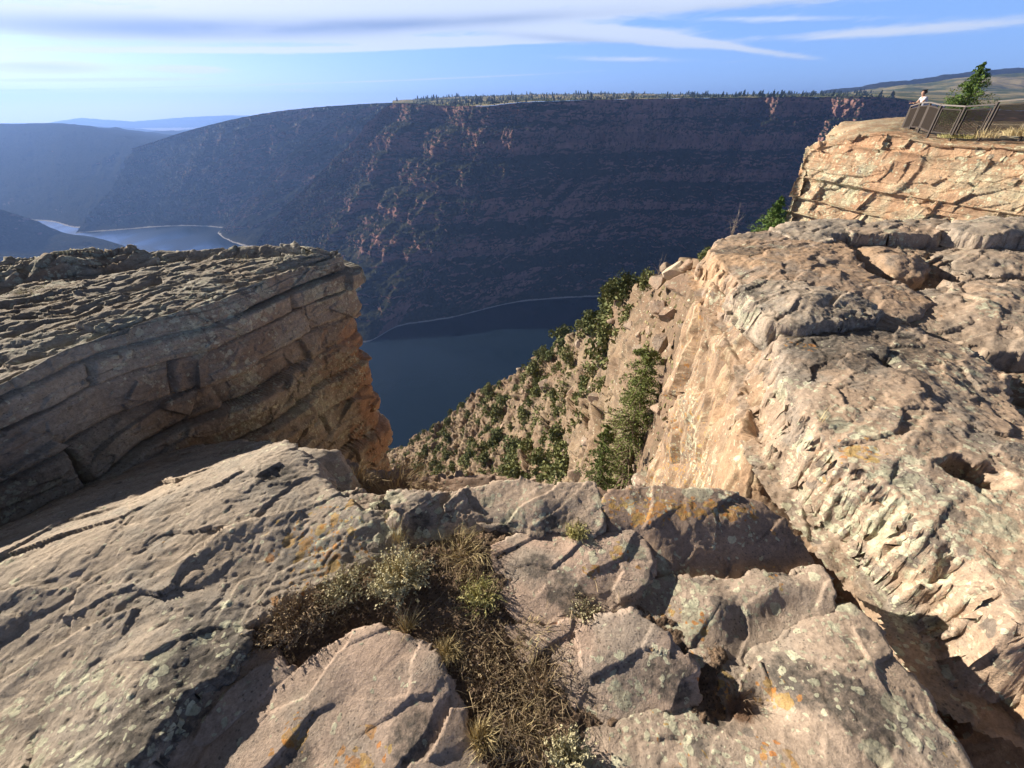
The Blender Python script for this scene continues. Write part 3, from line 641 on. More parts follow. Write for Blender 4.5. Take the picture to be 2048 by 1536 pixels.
slab('rock_slab', 'lumpy grey rim rock crusted with pale lichen, above the dry grass and left of the flat rim slab', [
    (652, 985, -1.43), (720, 982, -1.42), (800, 990, -1.43), (870, 988, -1.42), (920, 985, -1.42), (935, 1020, -1.44), (985, 1040, -1.46), (960, 1056, -1.47), (900, 1058, -1.46), (880, 1088, -1.47), (820, 1088, -1.46), (760, 1050, -1.44), (690, 1020, -1.43)],
    [(800, 1020, -1.40), (860, 1030, -1.42)], M['slab_lichen'], 41, res=.0058, rnd=.05, depth=.35, side=6, amp=1.7, grain=.8, warp=.022,
    masks={'m_lichen': near_sum((800, 1030, -1.43, .2)), 'm_dark': near_sum((840, 1040, -1.43, .05), (760, 1010, -1.43, .05))}, **SL)
slab('rock_slab', 'flat pink-grey slab forming the rim above the rounded slab, square-cut at its right end', [
    (925, 984, -1.42), (1000, 967, -1.41), (1100, 974, -1.40), (1186, 966, -1.39), (1200, 1000, -1.40), (1200, 1045, -1.42), (1186, 1060, -1.44), (1090, 1058, -1.45), (1040, 1052, -1.455), (985, 1052, -1.46), (940, 1030, -1.45)],
    [(1080, 1010, -1.40)], M['slab_lichen'], 47, res=.0058, rnd=.022, depth=.4, side=8, amp=1.0, grain=.5, warp=.014,
    masks={'m_dark': near_sum((1100, 1050, -1.44, .06), (1010, 1050, -1.45, .04))}, **SL)
slab('rock_slab', 'rounded greyish slab in the centre ringed by a soil-filled crack, between grass and brown slab', [
    (985, 1095, -1.475), (1050, 1066, -1.465), (1120, 1066, -1.46), (1190, 1074, -1.46), (1262, 1062, -1.455), (1290, 1085, -1.46), (1300, 1130, -1.47), (1285, 1165, -1.48), (1240, 1192, -1.485), (1215, 1228, -1.49), (1130, 1236, -1.49), (1040, 1236, -1.49), (1005, 1190, -1.485)],
    [(1130, 1130, -1.46), (1080, 1180, -1.475)], M['slab_pink'], 53, res=.0055, rnd=.03, depth=.25, side=7, amp=.9, grain=.2, warp=.014,
    masks={'m_lichen': near_sum((1180, 1100, -1.46, .10)), 'm_orange': near_sum((1180, 1135, -1.46, .035), (1240, 1110, -1.46, .03)), 'm_dark': near_sum((1080, 1130, -1.47, .05), (1140, 1190, -1.48, .08))}, **SL)
slab('rock_slab', 'brown slab with a bright orange lichen band along its flat top, at the rim by the cleft', [
    (1208, 1002, -1.40), (1225, 985, -1.385), (1310, 976, -1.365), (1440, 986, -1.365), (1530, 1010, -1.38), (1578, 1062, -1.43), (1624, 1128, -1.50), (1600, 1150, -1.51), (1450, 1156, -1.515), (1300, 1152, -1.51), (1275, 1085, -1.47), (1225, 1050, -1.43)],
    [(1300, 1005, -1.375), (1350, 1030, -1.385), (1480, 1040, -1.39), (1300, 1052, -1.41), (1400, 1060, -1.41), (1380, 1120, -1.49), (1500, 1120, -1.49)], M['slab_brown'], 61, res=.0055, rnd=.03, depth=.8, side=10, amp=.95, grain=.4, warp=.014,
    masks={'m_orange': near_sum(*[(x_, 1003 + (x_ - 1220) * .07, -1.38, .030) for x_ in range(1220, 1530, 26)], *[(x_, 1024, -1.38, .026) for x_ in range(1270, 1480, 30)]), 'm_lichen': near_sum((1450, 985, -1.36, .1), (1300, 980, -1.36, .1), (1480, 1050, -1.38, .08), (1300, 1150, -1.5, .1))}, **SL)
slab('rock_slab', 'grey slab with a sharp raised right corner beside the cleft, in front of the brown slab', [
    (1232, 1215, -1.50), (1262, 1178, -1.50), (1310, 1160, -1.50), (1450, 1164, -1.50), (1590, 1156, -1.49), (1642, 1136, -1.455), (1662, 1180, -1.46), (1664, 1216, -1.47), (1600, 1238, -1.50), (1560, 1268, -1.52), (1500, 1310, -1.54), (1440, 1320, -1.54), (1380, 1290, -1.53), (1310, 1232, -1.525)],
    [(1450, 1212, -1.475), (1540, 1185, -1.465), (1600, 1165, -1.46), (1550, 1230, -1.52), (1480, 1260, -1.52), (1400, 1230, -1.495)], M['slab_lichen'], 67, res=.0055, rnd=.02, depth=.8, side=10, amp=.8, grain=.4, warp=.012,
    masks={'m_orange': near_sum((1340, 1215, -1.5, .03), (1400, 1250, -1.5, .03)), 'm_lichen': near_sum((1390, 1200, -1.49, .10), (1540, 1160, -1.48, .1))}, **SL)
slab('rock_slab', 'pink and brown slab right of the long grass strip, its upper edge sharp against a dark slit', [
    (1012, 1262, -1.495), (1090, 1262, -1.49), (1180, 1250, -1.48), (1262, 1232, -1.445), (1300, 1258, -1.45), (1348, 1300, -1.46), (1388, 1340, -1.475), (1392, 1392, -1.51), (1320, 1420, -1.515), (1190, 1440, -1.52), (1120, 1412, -1.52), (1060, 1340, -1.51)],
    [(1200, 1310, -1.475), (1280, 1330, -1.485)], M['slab_pink'], 71, res=.0052, rnd=.02, depth=.3, side=8, amp=.9, grain=.2, warp=.012,
    masks={'m_lichen': near_sum((1250, 1390, -1.5, .09), (1320, 1330, -1.5, .05)), 'm_dark': near_sum((1340, 1370, -1.5, .07))}, **SL)
slab('rock_slab', 'broad lichen-blotched slab filling the bottom right, its long right edge along the dark cleft', [
    (1300, 1262, -1.54), (1400, 1300, -1.53), (1480, 1322, -1.525), (1560, 1278, -1.50), (1610, 1240, -1.48), (1665, 1216, -1.47), (1708, 1210, -1.46), (1755, 1255, -1.46), (1790, 1315, -1.46), (1840, 1375, -1.46), (1890, 1450, -1.46), (1945, 1545, -1.46), (2010, 1750, -1.48), (1150, 1750, -1.53),
    (1120, 1545, -1.525), (1130, 1470, -1.52), (1240, 1440, -1.52), (1390, 1405, -1.52), (1392, 1345, -1.53)],
    [(1650, 1260, -1.455), (1560, 1330, -1.475), (1700, 1350, -1.445), (1450, 1370, -1.50), (1530, 1405, -1.535), (1440, 1420, -1.54), (1600, 1415, -1.485), (1750, 1480, -1.455), (1500, 1480, -1.49), (1300, 1500, -1.50), (1620, 1500, -1.47), (1220, 1530, -1.51)],
    M['slab_lichen'], 79, res=.0055, rnd=.04, depth=.9, side=12, amp=1.25, grain=.45, warp=.012,
    masks={'m_lichen': near_sum((1660, 1240, -1.46, .12), (1400, 1480, -1.5, .12), (1620, 1360, -1.46, .1), (1250, 1470, -1.5, .12), (1830, 1450, -1.46, .1)), 'm_orange': near_sum((1540, 1370, -1.5, .04), (1450, 1375, -1.5, .045), (1560, 1530, -1.48, .05), (1350, 1550, -1.5, .04)),
           'm_dark': near_sum((1420, 1400, -1.53, .07), (1600, 1350, -1.48, .07), (1720, 1420, -1.45, .1)), 'm_soil': near_sum((1480, 1420, -1.54, .05))}, **SL)
slab('rock_ledge', 'dark shaded ledge below the rim, just behind the crest of the big grey slab', [
    (420, 905, -1.75), (500, 885, -1.60), (600, 888, -1.55), (680, 905, -1.55), (712, 945, -1.60), (700, 985, -1.62), (640, 1000, -1.62), (560, 960, -1.62), (470, 940, -1.7)], [(600, 920, -1.50)],
    M['slab_grey'], 83, grow=.0, res=.012, rnd=.06, depth=1.6, side=8, amp=1.4, grain=.8, warp=.03, cat='rock ledge')
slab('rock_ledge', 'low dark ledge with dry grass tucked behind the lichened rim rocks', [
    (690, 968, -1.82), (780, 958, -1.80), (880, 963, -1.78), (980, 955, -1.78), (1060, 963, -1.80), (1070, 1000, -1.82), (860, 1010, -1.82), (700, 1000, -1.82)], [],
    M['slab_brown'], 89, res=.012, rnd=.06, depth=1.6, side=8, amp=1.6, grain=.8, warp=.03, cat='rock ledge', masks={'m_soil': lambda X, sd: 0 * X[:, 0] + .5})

def solid(name, label, ctrl, n, m, disp, mat, cat='rock', group=None, lin=False, kind=None, attrs=None, flip=1):
    G = cr(np.array(ctrl, float), n, 0)
    if lin:
        G = relin(G, m, 1); k = np.hanning(2 * lin + 3)[1:-1]; k /= k.sum(); h_ = len(k) // 2; Gp = np.concatenate([G[:, :1]] * h_ + [G] + [G[:, -1:]] * h_, 1); G = sum(k[i] * Gp[:, i:i + m] for i in range(len(k)))
    else: G = cr(G, m, 1)
    N = normals(G) * flip; D = disp(G, N); G = G + N * D[..., None] if D.ndim == 2 else G + D
    org = tuple(float(v) for v in G.reshape(-1, 3).mean(0))
    o = mesh_np(name, G, grid_quads(n, m), mat, origin=org, attrs=attrs(G) if attrs else None)
    tag(o, label, cat if not kind else None, group, kind); return G
def bedded(Q, seed, th=.14, ln=.55, depth=.05, dip=(.03, .02), along=(.48, .87)):
    """stacked beds broken by joints: protruding blocks, dark gaps between"""
    s = Q[:, 0] * along[0] + Q[:, 1] * along[1]; zz = Q[:, 2] + Q[:, 0] * dip[0] + Q[:, 1] * dip[1]
    zz = zz + .12 * th * fbm(Q / (3.0 * th), 3, seed); s = s + .3 * ln * perlin(Q / (ln * 1.2), seed + 1)
    lz = zz / th; lz = lz + .25 * np.sin(lz * 1.7 + seed)
    li = np.floor(lz); fz = lz - li
    h = _hash(li.astype(np.int64), (li * 0).astype(np.int64), (li * 0).astype(np.int64), seed)
    ro = (h & np.uint32(1023)) / 1023.0; rw = ((h >> np.uint32(10)) & np.uint32(1023)) / 1023.0
    ls = s / (ln * (.5 + rw)) + ro * 7; lj = np.floor(ls); fs = ls - lj
    h2 = _hash(li.astype(np.int64), lj.astype(np.int64), (li * 0).astype(np.int64), seed + 5)
    rb = (h2 & np.uint32(1023)) / 1023.0
    wig = 1 + .8 * fbm(Q / (1.5 * th), 3, seed + 3)
    gz = np.exp(-(np.minimum(fz, 1 - fz) / (.055 * wig.clip(.3))) ** 2) * (.25 + .9 * ro) * (ss(perlin(Q / (4 * th), seed + 9), -.35, .15) * .9 + .1)
    gs = np.exp(-(np.minimum(fs, 1 - fs) / (.022 * wig.clip(.3))) ** 2) * (rb > .45) * .7
    bulge = 1 - (2 * fz - 1) ** 8
    return depth * ((ro - .5) * 1.5 + (rb - .5) * 1.1 + .35 * bulge - 1.3 * np.maximum(gz, gs))

# the bedded block on the left
E = [(-420, 960, -1.22), (-200, 850, -1.18), (0, 761, -1.16), (148, 691, -1.15), (296, 642, -1.15), (423, 608, -1.15), (520, 572, -1.16), (600, 545, -1.17), (674, 532, -1.20)]
Ew = [np.array(on(*e)) for e in E]; Ew.insert(0, Ew[0] - np.array([.484, .875, 0]) * 1.8); nrm2 = np.array([.875, -.484, 0])
fz = [-2.6, -2.6, -2.6, -2.6, -3.0, -3.8, -4.6, -5.4, -6.0, -6.2]
bk = [(-501, 700), (-500, 700), (-250, 640), (0, 590), (60, 560), (180, 548), (330, 527), (430, 521), (560, 513), (640, 515)]
ctrl = []
for e, z0, b in zip(Ew, fz, bk):
    B = np.array(on(b[0], b[1], -1.13)) - (np.array([.8, 1.5, 0]) if b[0] == -501 else 0); h = e[2] - z0
    ctrl.append([e + nrm2 * .20 + (0, 0, -h), e + nrm2 * .12 + (0, 0, -h * .66), e + nrm2 * .03 + (0, 0, -h * .33), e + nrm2 * .03 + (0, 0, -h * .12), e + nrm2 * 0.03 + (0, 0, -.03), e - nrm2 * .09 + (0, 0, .015),
                 e * .55 + B * .45 + (0, 0, .02), B, B - nrm2 * .4 + (0, .1, -.3), B - nrm2 * .5 + (0, .3, -3.5)])
ctrl[-1] = [p - nrm2 * .10 for p in ctrl[-1]]; ctrl[-2] = [p - nrm2 * .05 for p in ctrl[-2]]
e = Ew[-1]; B = np.array([e[0] - .62, e[1] + .42, -1.22])     # the far end turns the corner
fwd = np.array([.484, .875, 0])
ctrl.append([p + fwd * .22 - nrm2 * .10 for p in ctrl[-1][:6]] + [B * .4 + e * .6 + fwd * .15, B, B - nrm2 * .3 + (0, 0, -.6), B - nrm2 * .3 + (0, 0, -4)])
ctrl.append([p + fwd * .35 - nrm2 * .75 + (0, 0, -.35 if i > 3 else 0) for i, p in enumerate(ctrl[-2][:6])] + [B + fwd * .25 + (0, 0, -.5), B + fwd * .25 + (0, 0, -1.0), B - nrm2 * .3 + (0, 0, -1.6), B - nrm2 * .3 + (0, 0, -5)])
def disp_block(G, N):
    Q = G.reshape(-1, 3); flat_ = np.abs(N[..., 2].ravel()); face = 1 - ss(flat_, .55, .85)
    b1 = bedded(Q, 4, .21, 1.0, .085) + bedded(Q, 9, .07, .5, .007)
    u = Q[:, 0] * .6 + Q[:, 1] * .8; w = -Q[:, 0] * .8 + Q[:, 1] * .6
    st = fbm(np.c_[u * .9, w * 2.2, 0 * u], 4, 3, .5) * 5; fr = st - np.floor(st)
    top = .022 * (np.floor(st) + ss(fr, .9, 1) - st) + .038 * facets(np.c_[u * 1.1, w * 2.6, 0 * u], 51, .7, .7)[0] + .008 * (ridged(np.c_[u * 2.5, w * 7, 0 * u], 4, 6) - .5) + .010 * fbm(Q * 9, 4, 7, .6)
    f1, f2, idd = vor(np.c_[u * 3.2, w * 6, 0 * u], 5); top -= .05 * (1 - ss(f1, .1, .4)) * (idd > .6)
    H, e = facets(np.c_[u * 2.2, 0 * u, Q[:, 2] * 4.5], 21, .9, 1.0); b1 = b1 * .8 + .05 * H
    H, e = facets(np.c_[u * 8, w * 14, Q[:, 2] * 16], 22, .9, .8); b1 += .012 * H; top = top + .014 * H
    d = face * b1 + (1 - face) * top * .9 + .010 * fbm(Q * 14, 4, 11, .6) + .03 * fbm(Q * 1.6, 3, 12)
    return d.reshape(G.shape[:2])
def rust(G):
    Q = G.reshape(-1, 3); c = np.array([-1.42, 3.7, -2.1])
    return {'m_rust': ss(Q[:, 1], 3.0, 3.9) * ss(-Q[:, 2], 1.3, 1.9) * .55, 'm_dark': np.clip(.5 - (Q[:, 1] - 1.0) / 3.0, 0, .5)}
solid('rock_block', 'massive horizontally bedded block on the left, sunlit pitted top and shaded cracked face', ctrl, 780, 700, disp_block, M['block'], attrs=rust, flip=-1)
def bl_extra(X, sd):
    P = np.c_[X, 0 * X[:, 0]]; u = X @ np.array([.75, .66]); w = X @ np.array([-.66, .75])
    st = fbm(np.c_[u * .8, w * 3.2, 0 * u], 3, 17, .5) * 5; fr = st - np.floor(st)
    return .07 * (np.floor(st) + ss(fr, .75, 1) - st) + .03 * (ridged(np.c_[u * 2, w * 8, 0 * u], 4, 8) - .5)
slab('rock_ledge', 'layered grey ledge at the far left edge, behind the bedded block and against the lake', [
    (-300, 535, -1.05), (-100, 522, -1.02), (0, 519, -1.02), (90, 505, -1.0), (180, 491, -.99), (262, 491, -1.0), (325, 522, -1.10), (250, 542, -1.14), (120, 570, -1.16), (0, 600, -1.18), (-300, 660, -1.2)], [(120, 520, -1.0)],
    M['block'], 97, res=.014, rnd=.05, depth=1.2, side=5, amp=1.5, grain=1.0, warp=.05, extra=bl_extra, cat='rock ledge')

# the great slab on the right and its cliff face
ST = []   # stations near -> far : (foot, edge, mid, crest, top1, top2, top3, top4)
def low(p, dz=-.14, dx=0): return (p[0] + dx, p[1], p[2] + dz)
def stn(foot, edge, crest, dirx=(1, -.22), zt=(-.0, -.02, -.03, -.02), w=(.35, .95, 2.0, 6.0)):
    foot, edge, crest = map(np.array, (foot, edge, crest)); d = np.array([dirx[0], dirx[1], 0])
    return [foot + (0.0, 0, -3.0), foot, edge * .97 + foot * .03, edge * .5 + crest * .5, crest] + [crest + d * ww + (0, 0, z) for ww, z in zip(w, zt)]
ST.append(stn((1.75, -.3, -2.6), (1.75, -.3, -1.56), (2.0, -.3, -1.42)))
ST.append(stn((1.68, .46, -3.2), on(2048, 1500, -1.74), on(2060, 1260, -1.42)))
ST.append(stn((1.59, .55, -3.2), on(1975, 1420, -1.95), on(1960, 1150, -1.42)))
ST.append(stn((1.53, .68, -3.2), on(1880, 1320, -1.95), on(1850, 1060, -1.42)))
ST.append(stn((1.48, .88, -3.2), on(1785, 1205, -2.0), on(1740, 990, -1.42)))
ST.append(stn((1.45, 1.10, -3.2), on(1690, 1100, -2.0), on(1660, 910, -1.42)))
ST.append(stn((1.31, 1.35, -2.9), on(1628, 1030, -1.95), low(on(1632, 840, -1.34))))
ST.append(stn((1.47, 1.85, -3.4), (1.46, 1.95, -1.66), low(on(1592, 762, -1.34))))
ST.append(stn((1.74, 2.70, -4.4), (1.76, 2.80, -1.62), low(on(1568, 660, -1.34))))
ST.append(stn((1.98, 3.70, -5.2), (2.0, 3.75, -1.60), low(on(1500, 570, -1.33))))
ST.append(stn((2.20, 4.75, -6.0), (2.20, 4.72, -1.58), low(on(1442, 505, -1.30))))
ST.append(stn((2.55, 5.25, -6.2), (2.52, 5.15, -1.6), (2.75, 4.95, -1.38), zt=(.02, .03, .05, .1)))
ST.append(stn((3.2, 5.75, -6.4), (3.1, 5.6, -2.2), (3.1, 5.45, -1.6), zt=(-.02, -.05, -.05, -.05)))
ST.append(stn((3.6, 6.6, -6.4), (3.5, 6.4, -3.5), (3.5, 6.2, -2.8), zt=(-.0, -.05, -.05, -.05)))
def disp_face(G, N):
    Q = G.reshape(-1, 3); nz = np.abs(N[..., 2].ravel()); face = 1 - ss(nz, .35, .75)
    s = Q[:, 0] * .25 + Q[:, 1] * .97
    k = np.clip((Q[:, 1] - .5) / 3, .25, 1)
    w1 = .25 * perlin(Q * 1.4, 3)
    H, e = facets(np.c_[s * 1.5 + w1, 0 * s, Q[:, 2] * .60 + w1], 31, .9, .9); fl = .17 * H
    H, e = facets(np.c_[s * 4.2 + w1, 0 * s, Q[:, 2] * 2.0 + 2 * w1], 32, .9, .8); fl += .075 * H
    H, e = facets(np.c_[s * 12 + 3 * w1, 0 * s, Q[:, 2] * 5], 33, .9, .8); fl += .018 * H
    f1, f2, idd = vor(np.c_[s * 1.1, 0 * s, Q[:, 2] * .8], 7); fl += -.30 * (1 - ss(f1, .14, .24)) * (idd > .72)
    fl += .030 * fbm(Q * 6, 5, 12, .62) + .05 * (ridged(np.c_[s * 3, 0 * s, Q[:, 2] * .3], 3, 6) - .5)
    X = Q[:, :2]; st = fbm(np.c_[X * .9, 0 * s], 4, 23, .5) * 5; fr = st - np.floor(st)
    tp = .06 * (np.floor(st) + ss(fr, .85, 1) - st) + relief(X, 5, 1.5, .8)
    f1, f2, idd = vor(np.c_[X * 2.4 + .2 * np.c_[perlin(Q * 3, 1), perlin(Q * 3, 2)], 0 * s], 25); tp -= .12 * (1 - ss(f1, .20, .34)) * (idd > .66)
    return (face * fl * k + (1 - face) * tp + .010 * fbm(Q * 11, 4, 77, .6)).reshape(G.shape[:2])
def at_face(G):
    Q = G.reshape(-1, 3); s = Q[:, 1]
    return {'m_orange': np.exp(-((Q[:, 1] - 3.2) / 1.6) ** 2) * ss(-Q[:, 2], 2.0, 3.2) * .22, 'm_lichen': ss(-Q[:, 2], 1.8, 1.45) * .35}
solid('cliff_rock', 'tall tan cliff rock right of the gap, fluted vertical face dropping into the ravine', ST, 900, 620, disp_face, M['face'], attrs=at_face, flip=1, lin=12)

KL = dict(cat='rock slab', group='sandstone slabs on the right-hand cliff top')
slab('rock_slab', 'long dark-stained grey slab along the cliff top on the right, hollowed with deep pockets', [
    (1575, 668, -1.34), (1640, 640, -1.33), (1750, 640, -1.32), (1840, 668, -1.32), (1930, 700, -1.32), (1990, 745, -1.33), (1990, 790, -1.34), (2060, 850, -1.34), (2200, 900, -1.32), (2500, 1000, -1.32), (2700, 1250, -1.33), (2300, 1290, -1.34), (2080, 1235, -1.36),
    (1985, 1120, -1.37), (1890, 1045, -1.36), (1790, 965, -1.35), (1700, 890, -1.34), (1635, 830, -1.34), (1600, 760, -1.34)],
    [(1720, 760, -1.29), (1850, 800, -1.28), (1750, 870, -1.31), (1900, 900, -1.28), (2000, 1000, -1.29), (1650, 700, -1.31), (1900, 720, -1.30)], M['ledge'], 101, res=.0085, rnd=.05, depth=.30, side=5, amp=1.25, grain=.8, warp=.05, margin=.18,
    extra=lambda X, sd: -.15 * (1 - ss(vor(np.c_[X * 3.1 + .25 * np.c_[perlin(np.c_[X * 4, 0 * X[:, 0]], 1), perlin(np.c_[X * 4, 0 * X[:, 0]], 2)], 0 * X[:, 0]], 44)[0], .20, .36)) * (vor(np.c_[X * 3.1 + .25 * np.c_[perlin(np.c_[X * 4, 0 * X[:, 0]], 1), perlin(np.c_[X * 4, 0 * X[:, 0]], 2)], 0 * X[:, 0]], 44)[2] > .55),
    masks={'m_dark': near_sum((1650, 690, -1.32, .3), (1760, 700, -1.32, .35)), 'm_lichen': near_sum((1850, 950, -1.3, .3), (1700, 850, -1.3, .2), (2000, 1100, -1.3, .3)), 'm_orange': near_sum((1600, 690, -1.33, .06), (1720, 900, -1.33, .06))}, grow=.07, **KL)
slab('rock_slab', 'broad orange-tan slab on the far corner of the right-hand cliff top, dead twigs at its tip', [
    (1432, 497, -1.30), (1450, 478, -1.28), (1530, 462, -1.26), (1620, 452, -1.25), (1660, 470, -1.26), (1690, 495, -1.27), (1700, 520, -1.28), (1730, 545, -1.29), (1790, 565, -1.30), (1850, 600, -1.32), (1800, 640, -1.35), (1700, 640, -1.36), (1600, 645, -1.36), (1565, 630, -1.36), (1520, 590, -1.34), (1470, 545, -1.32)],
    [(1560, 520, -1.24), (1650, 560, -1.26)], M['top_tan'], 107, res=.012, rnd=.06, depth=.30, side=5, amp=1.15, grain=.9, warp=.05, margin=.18,
    masks={'m_dark': near_sum((1480, 505, -1.3, .25))}, grow=.07, **KL)
slab('rock_slab', 'thick overhanging grey slab with black shadow under it, resting on the orange-tan slab', [
    (1498, 572, -1.24), (1530, 562, -1.22), (1600, 566, -1.20), (1680, 585, -1.20), (1742, 605, -1.22), (1735, 625, -1.23), (1680, 630, -1.23), (1600, 640, -1.24), (1560, 632, -1.25), (1525, 600, -1.24)],
    [(1610, 595, -1.17)], M['slab_grey'], 109, res=.010, rnd=.05, depth=.16, side=6, amp=1.6, grain=.8, warp=.04, margin=.09, masks={'m_dark': lambda X, sd: 0 * X[:, 0] + .3}, grow=.07, **KL)
slab('rock_slab', 'pale flat slab at the right edge above the deep shadowed drop', [
    (1795, 600, -1.38), (1850, 585, -1.36), (1950, 560, -1.34), (2060, 560, -1.33), (2250, 570, -1.32), (2300, 680, -1.34), (2100, 700, -1.36), (1990, 690, -1.38), (1890, 670, -1.40), (1810, 645, -1.40)],
    [(1950, 610, -1.30)], M['ledge'], 113, res=.013, rnd=.07, depth=.25, side=5, amp=1.8, grain=.7, warp=.05, grow=.07, **KL)
slab('rock_slab', 'tan slab with a rounded end beside a black pocket, in the middle of the right-hand cliff top', [
    (1700, 497, -1.34), (1750, 488, -1.33), (1830, 497, -1.33), (1845, 520, -1.34), (1830, 545, -1.36), (1790, 548, -1.38), (1740, 530, -1.37)],
    [(1780, 512, -1.27)], M['top_tan'], 127, res=.014, rnd=.06, depth=.3, side=6, amp=1.5, grain=.7, warp=.05, grow=.07, **KL)
slab('rock_slab', 'long low tan slab running to the right edge, just in front of the thin stacked ledges', [
    (1860, 500, -1.36), (1930, 490, -1.34), (2060, 492, -1.32), (2250, 500, -1.30), (2250, 540, -1.33), (2060, 548, -1.35), (1950, 545, -1.36), (1880, 528, -1.37)],
    [(2000, 510, -1.27)], M['ledge'], 131, res=.016, rnd=.07, depth=.3, side=5, amp=1.8, grain=.8, warp=.06, grow=.07, **KL)
slab('rock_slab', 'grey-topped ledge with dark undercut, first in the row below the pale outcrop', [
    (1560, 456, -1.24), (1610, 444, -1.20), (1680, 437, -1.17), (1710, 444, -1.18), (1712, 462, -1.20), (1660, 464, -1.22), (1640, 478, -1.24), (1590, 474, -1.25)], [],
    M['slab_grey'], 137, res=.016, rnd=.06, depth=.20, side=6, amp=1.5, grain=.8, warp=.05, grow=.07, **KL)
slab('rock_slab', 'long thin ledge with a black gap beneath, below the middle of the pale outcrop', [
    (1700, 448, -1.20), (1780, 440, -1.17), (1880, 442, -1.17), (1900, 455, -1.18), (1850, 464, -1.20), (1760, 464, -1.20), (1710, 462, -1.20)], [],
    M['ledge'], 139, res=.016, rnd=.04, depth=.18, side=9, amp=1.4, grain=.8, warp=.05, grow=.07, **KL)
slab('rock_slab', 'top plate of the thin stacked ledges at the right edge below the pale outcrop', [
    (1885, 452, -1.15), (1930, 440, -1.12), (2000, 436, -1.10), (2120, 440, -1.10), (2200, 455, -1.12), (2050, 466, -1.15), (1960, 466, -1.16)], [(2000, 450, -1.09)],
    M['slab_grey'], 149, res=.016, rnd=.05, depth=.12, side=8, amp=1.4, grain=.8, warp=.05, grow=.07, **KL)
slab('rock_slab', 'lower broken plate of the thin stacked ledges at the right edge', [
    (1935, 474, -1.28), (1990, 468, -1.26), (2080, 470, -1.25), (2160, 476, -1.25), (2150, 492, -1.28), (2030, 490, -1.29), (1950, 486, -1.29)], [],
    M['top_tan'], 151, res=.016, rnd=.04, depth=.2, side=8, amp=1.4, grain=.8, warp=.05, grow=.07, **KL)

# the pale outcrop that carries the railing
def dface(px, py, o=0.0): return (27.7 - o) / (ray(px, py)[0] + .372)
ed = [(1606, 345), (1622, 303), (1680, 279), (1750, 266), (1800, 268), (1860, 282), (1920, 288), (1985, 291), (2060, 294), (2250, 300)]
ed = [(x, y, dface(x, y)) for x, y in ed]
bt = [(1566, 480), (1580, 478), (1640, 476), (1700, 476), (1760, 476), (1830, 476), (1890, 476), (1960, 476), (2060, 476), (2250, 478)]
bt = [(x, y, dface(x, y, .9)) for x, y in bt]
ctrl = []
for i, (a, b_) in enumerate(zip(ed, bt)):
    A = np.array(at(*a)); Bv = np.array(at(*b_)); up = np.array([0, 1.0, .10 if i > 1 else -.6])
    rt = A[0] / A[1] + .06; ctrl.append([A + (30 * rt, 30, .2 if i else -4), A + (9 * rt, 9, .15 if i > 1 else -1.2), A + np.array([rt, 1, .08]) * 1.6, A + np.array([0, .25, .0]), A * .93 + Bv * .07, A * .66 + Bv * .34 + (-.15, -.1, .3), A * .33 + Bv * .67 + (-.2, -.1, .2), Bv, Bv + (0, -.5, -5)])
A0 = ctrl[0]; ctrl.insert(0, [p + np.array([2.9, 4.0, -.5 if j < 4 else 0]) for j, p in enumerate(A0)])
def s_(Q): return Q[:, 0] * .5 - Q[:, 1] * .87
def disp_out(G, N):
    Q = G.reshape(-1, 3); nz = np.abs(N[..., 2].ravel()); face = 1 - ss(nz, .6, .9)
    Qr = np.c_[Q[:, 0], Q[:, 1], Q[:, 2]]
    d = bedded(Qr, 31, 1.15, 3.6, .20, (.05, .0), (.5, -.87)) + bedded(Qr, 37, .30, 2.1, .05, (.08, 0), (.5, -.87))
    H, e = facets(np.c_[s_(Q) / 2.6 - Q[:, 2] / 3.4, 0 * Q[:, 0], Q[:, 2] / 1.8 + s_(Q) / 9], 14, .8, 1.0); d = d * .8 + .30 * H
    H, e = facets(np.c_[s_(Q) / .9 - Q[:, 2] / 1.6, 0 * Q[:, 0], Q[:, 2] / .5], 15, .9, .8); d = d + .11 * H + .16 * fbm(Q / 2.2, 4, 6) + .05 * fbm(Q / .5, 4, 7, .6)
    t = .10 * fbm(Q / 2.0, 4, 9) + .05 * fbm(Q / .4, 4, 10)
    return (face * d + (1 - face) * t).reshape(G.shape[:2])
GO = solid('outcrop', 'pale jointed sandstone outcrop in the upper right carrying the railed overlook', ctrl, 620, 520, disp_out, M['outcrop'], flip=-1)

# ------------------------------------------------------------------ vegetation
def proj(Q):
    """world points -> photo pixels and forward distance (only used to pick where things stand)"""
    X, Y, Z = Q[:, 0], Q[:, 1], Q[:, 2]; c = Y * CP - Z * SP; u = (Y * SP + Z * CP) * F / c
    return 1024 + X * F / c, 768 - u, Y
def leaf_mat(name, c1_, c2_, trans=.25):
    m, g, b = new_mat(name); geo = g.new('ShaderNodeNewGeometry'); oi = g.new('ShaderNodeObjectInfo')
    n = g.noise(geo.outputs['Position'], 6, 3, .6); n2 = g.math('ADD', g.math('MULTIPLY', n, .7), g.math('MULTIPLY', oi.outputs['Random'], .5))
    rp = g.math('ADD', g.math('MULTIPLY', geo.outputs['Random Per Island'], .45), g.math('MULTIPLY', n2, .6))
    g.link(g.mix(g.ramp(rp, .25, .85), c1_, c2_), b.inputs['Base Color']); b.inputs['Roughness'].default_value = .75
    b.inputs['Specular IOR Level'].default_value = .2
    b.inputs['Subsurface Weight'].default_value = 0
    return m
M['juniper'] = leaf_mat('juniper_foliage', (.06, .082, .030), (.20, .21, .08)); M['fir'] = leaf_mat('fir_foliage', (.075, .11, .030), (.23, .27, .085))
M['pine'] = leaf_mat('pine_foliage', (.022, .034, .020), (.055, .075, .035)); M['bright'] = leaf_mat('bright_juniper_foliage', (.07, .13, .03), (.18, .27, .07))
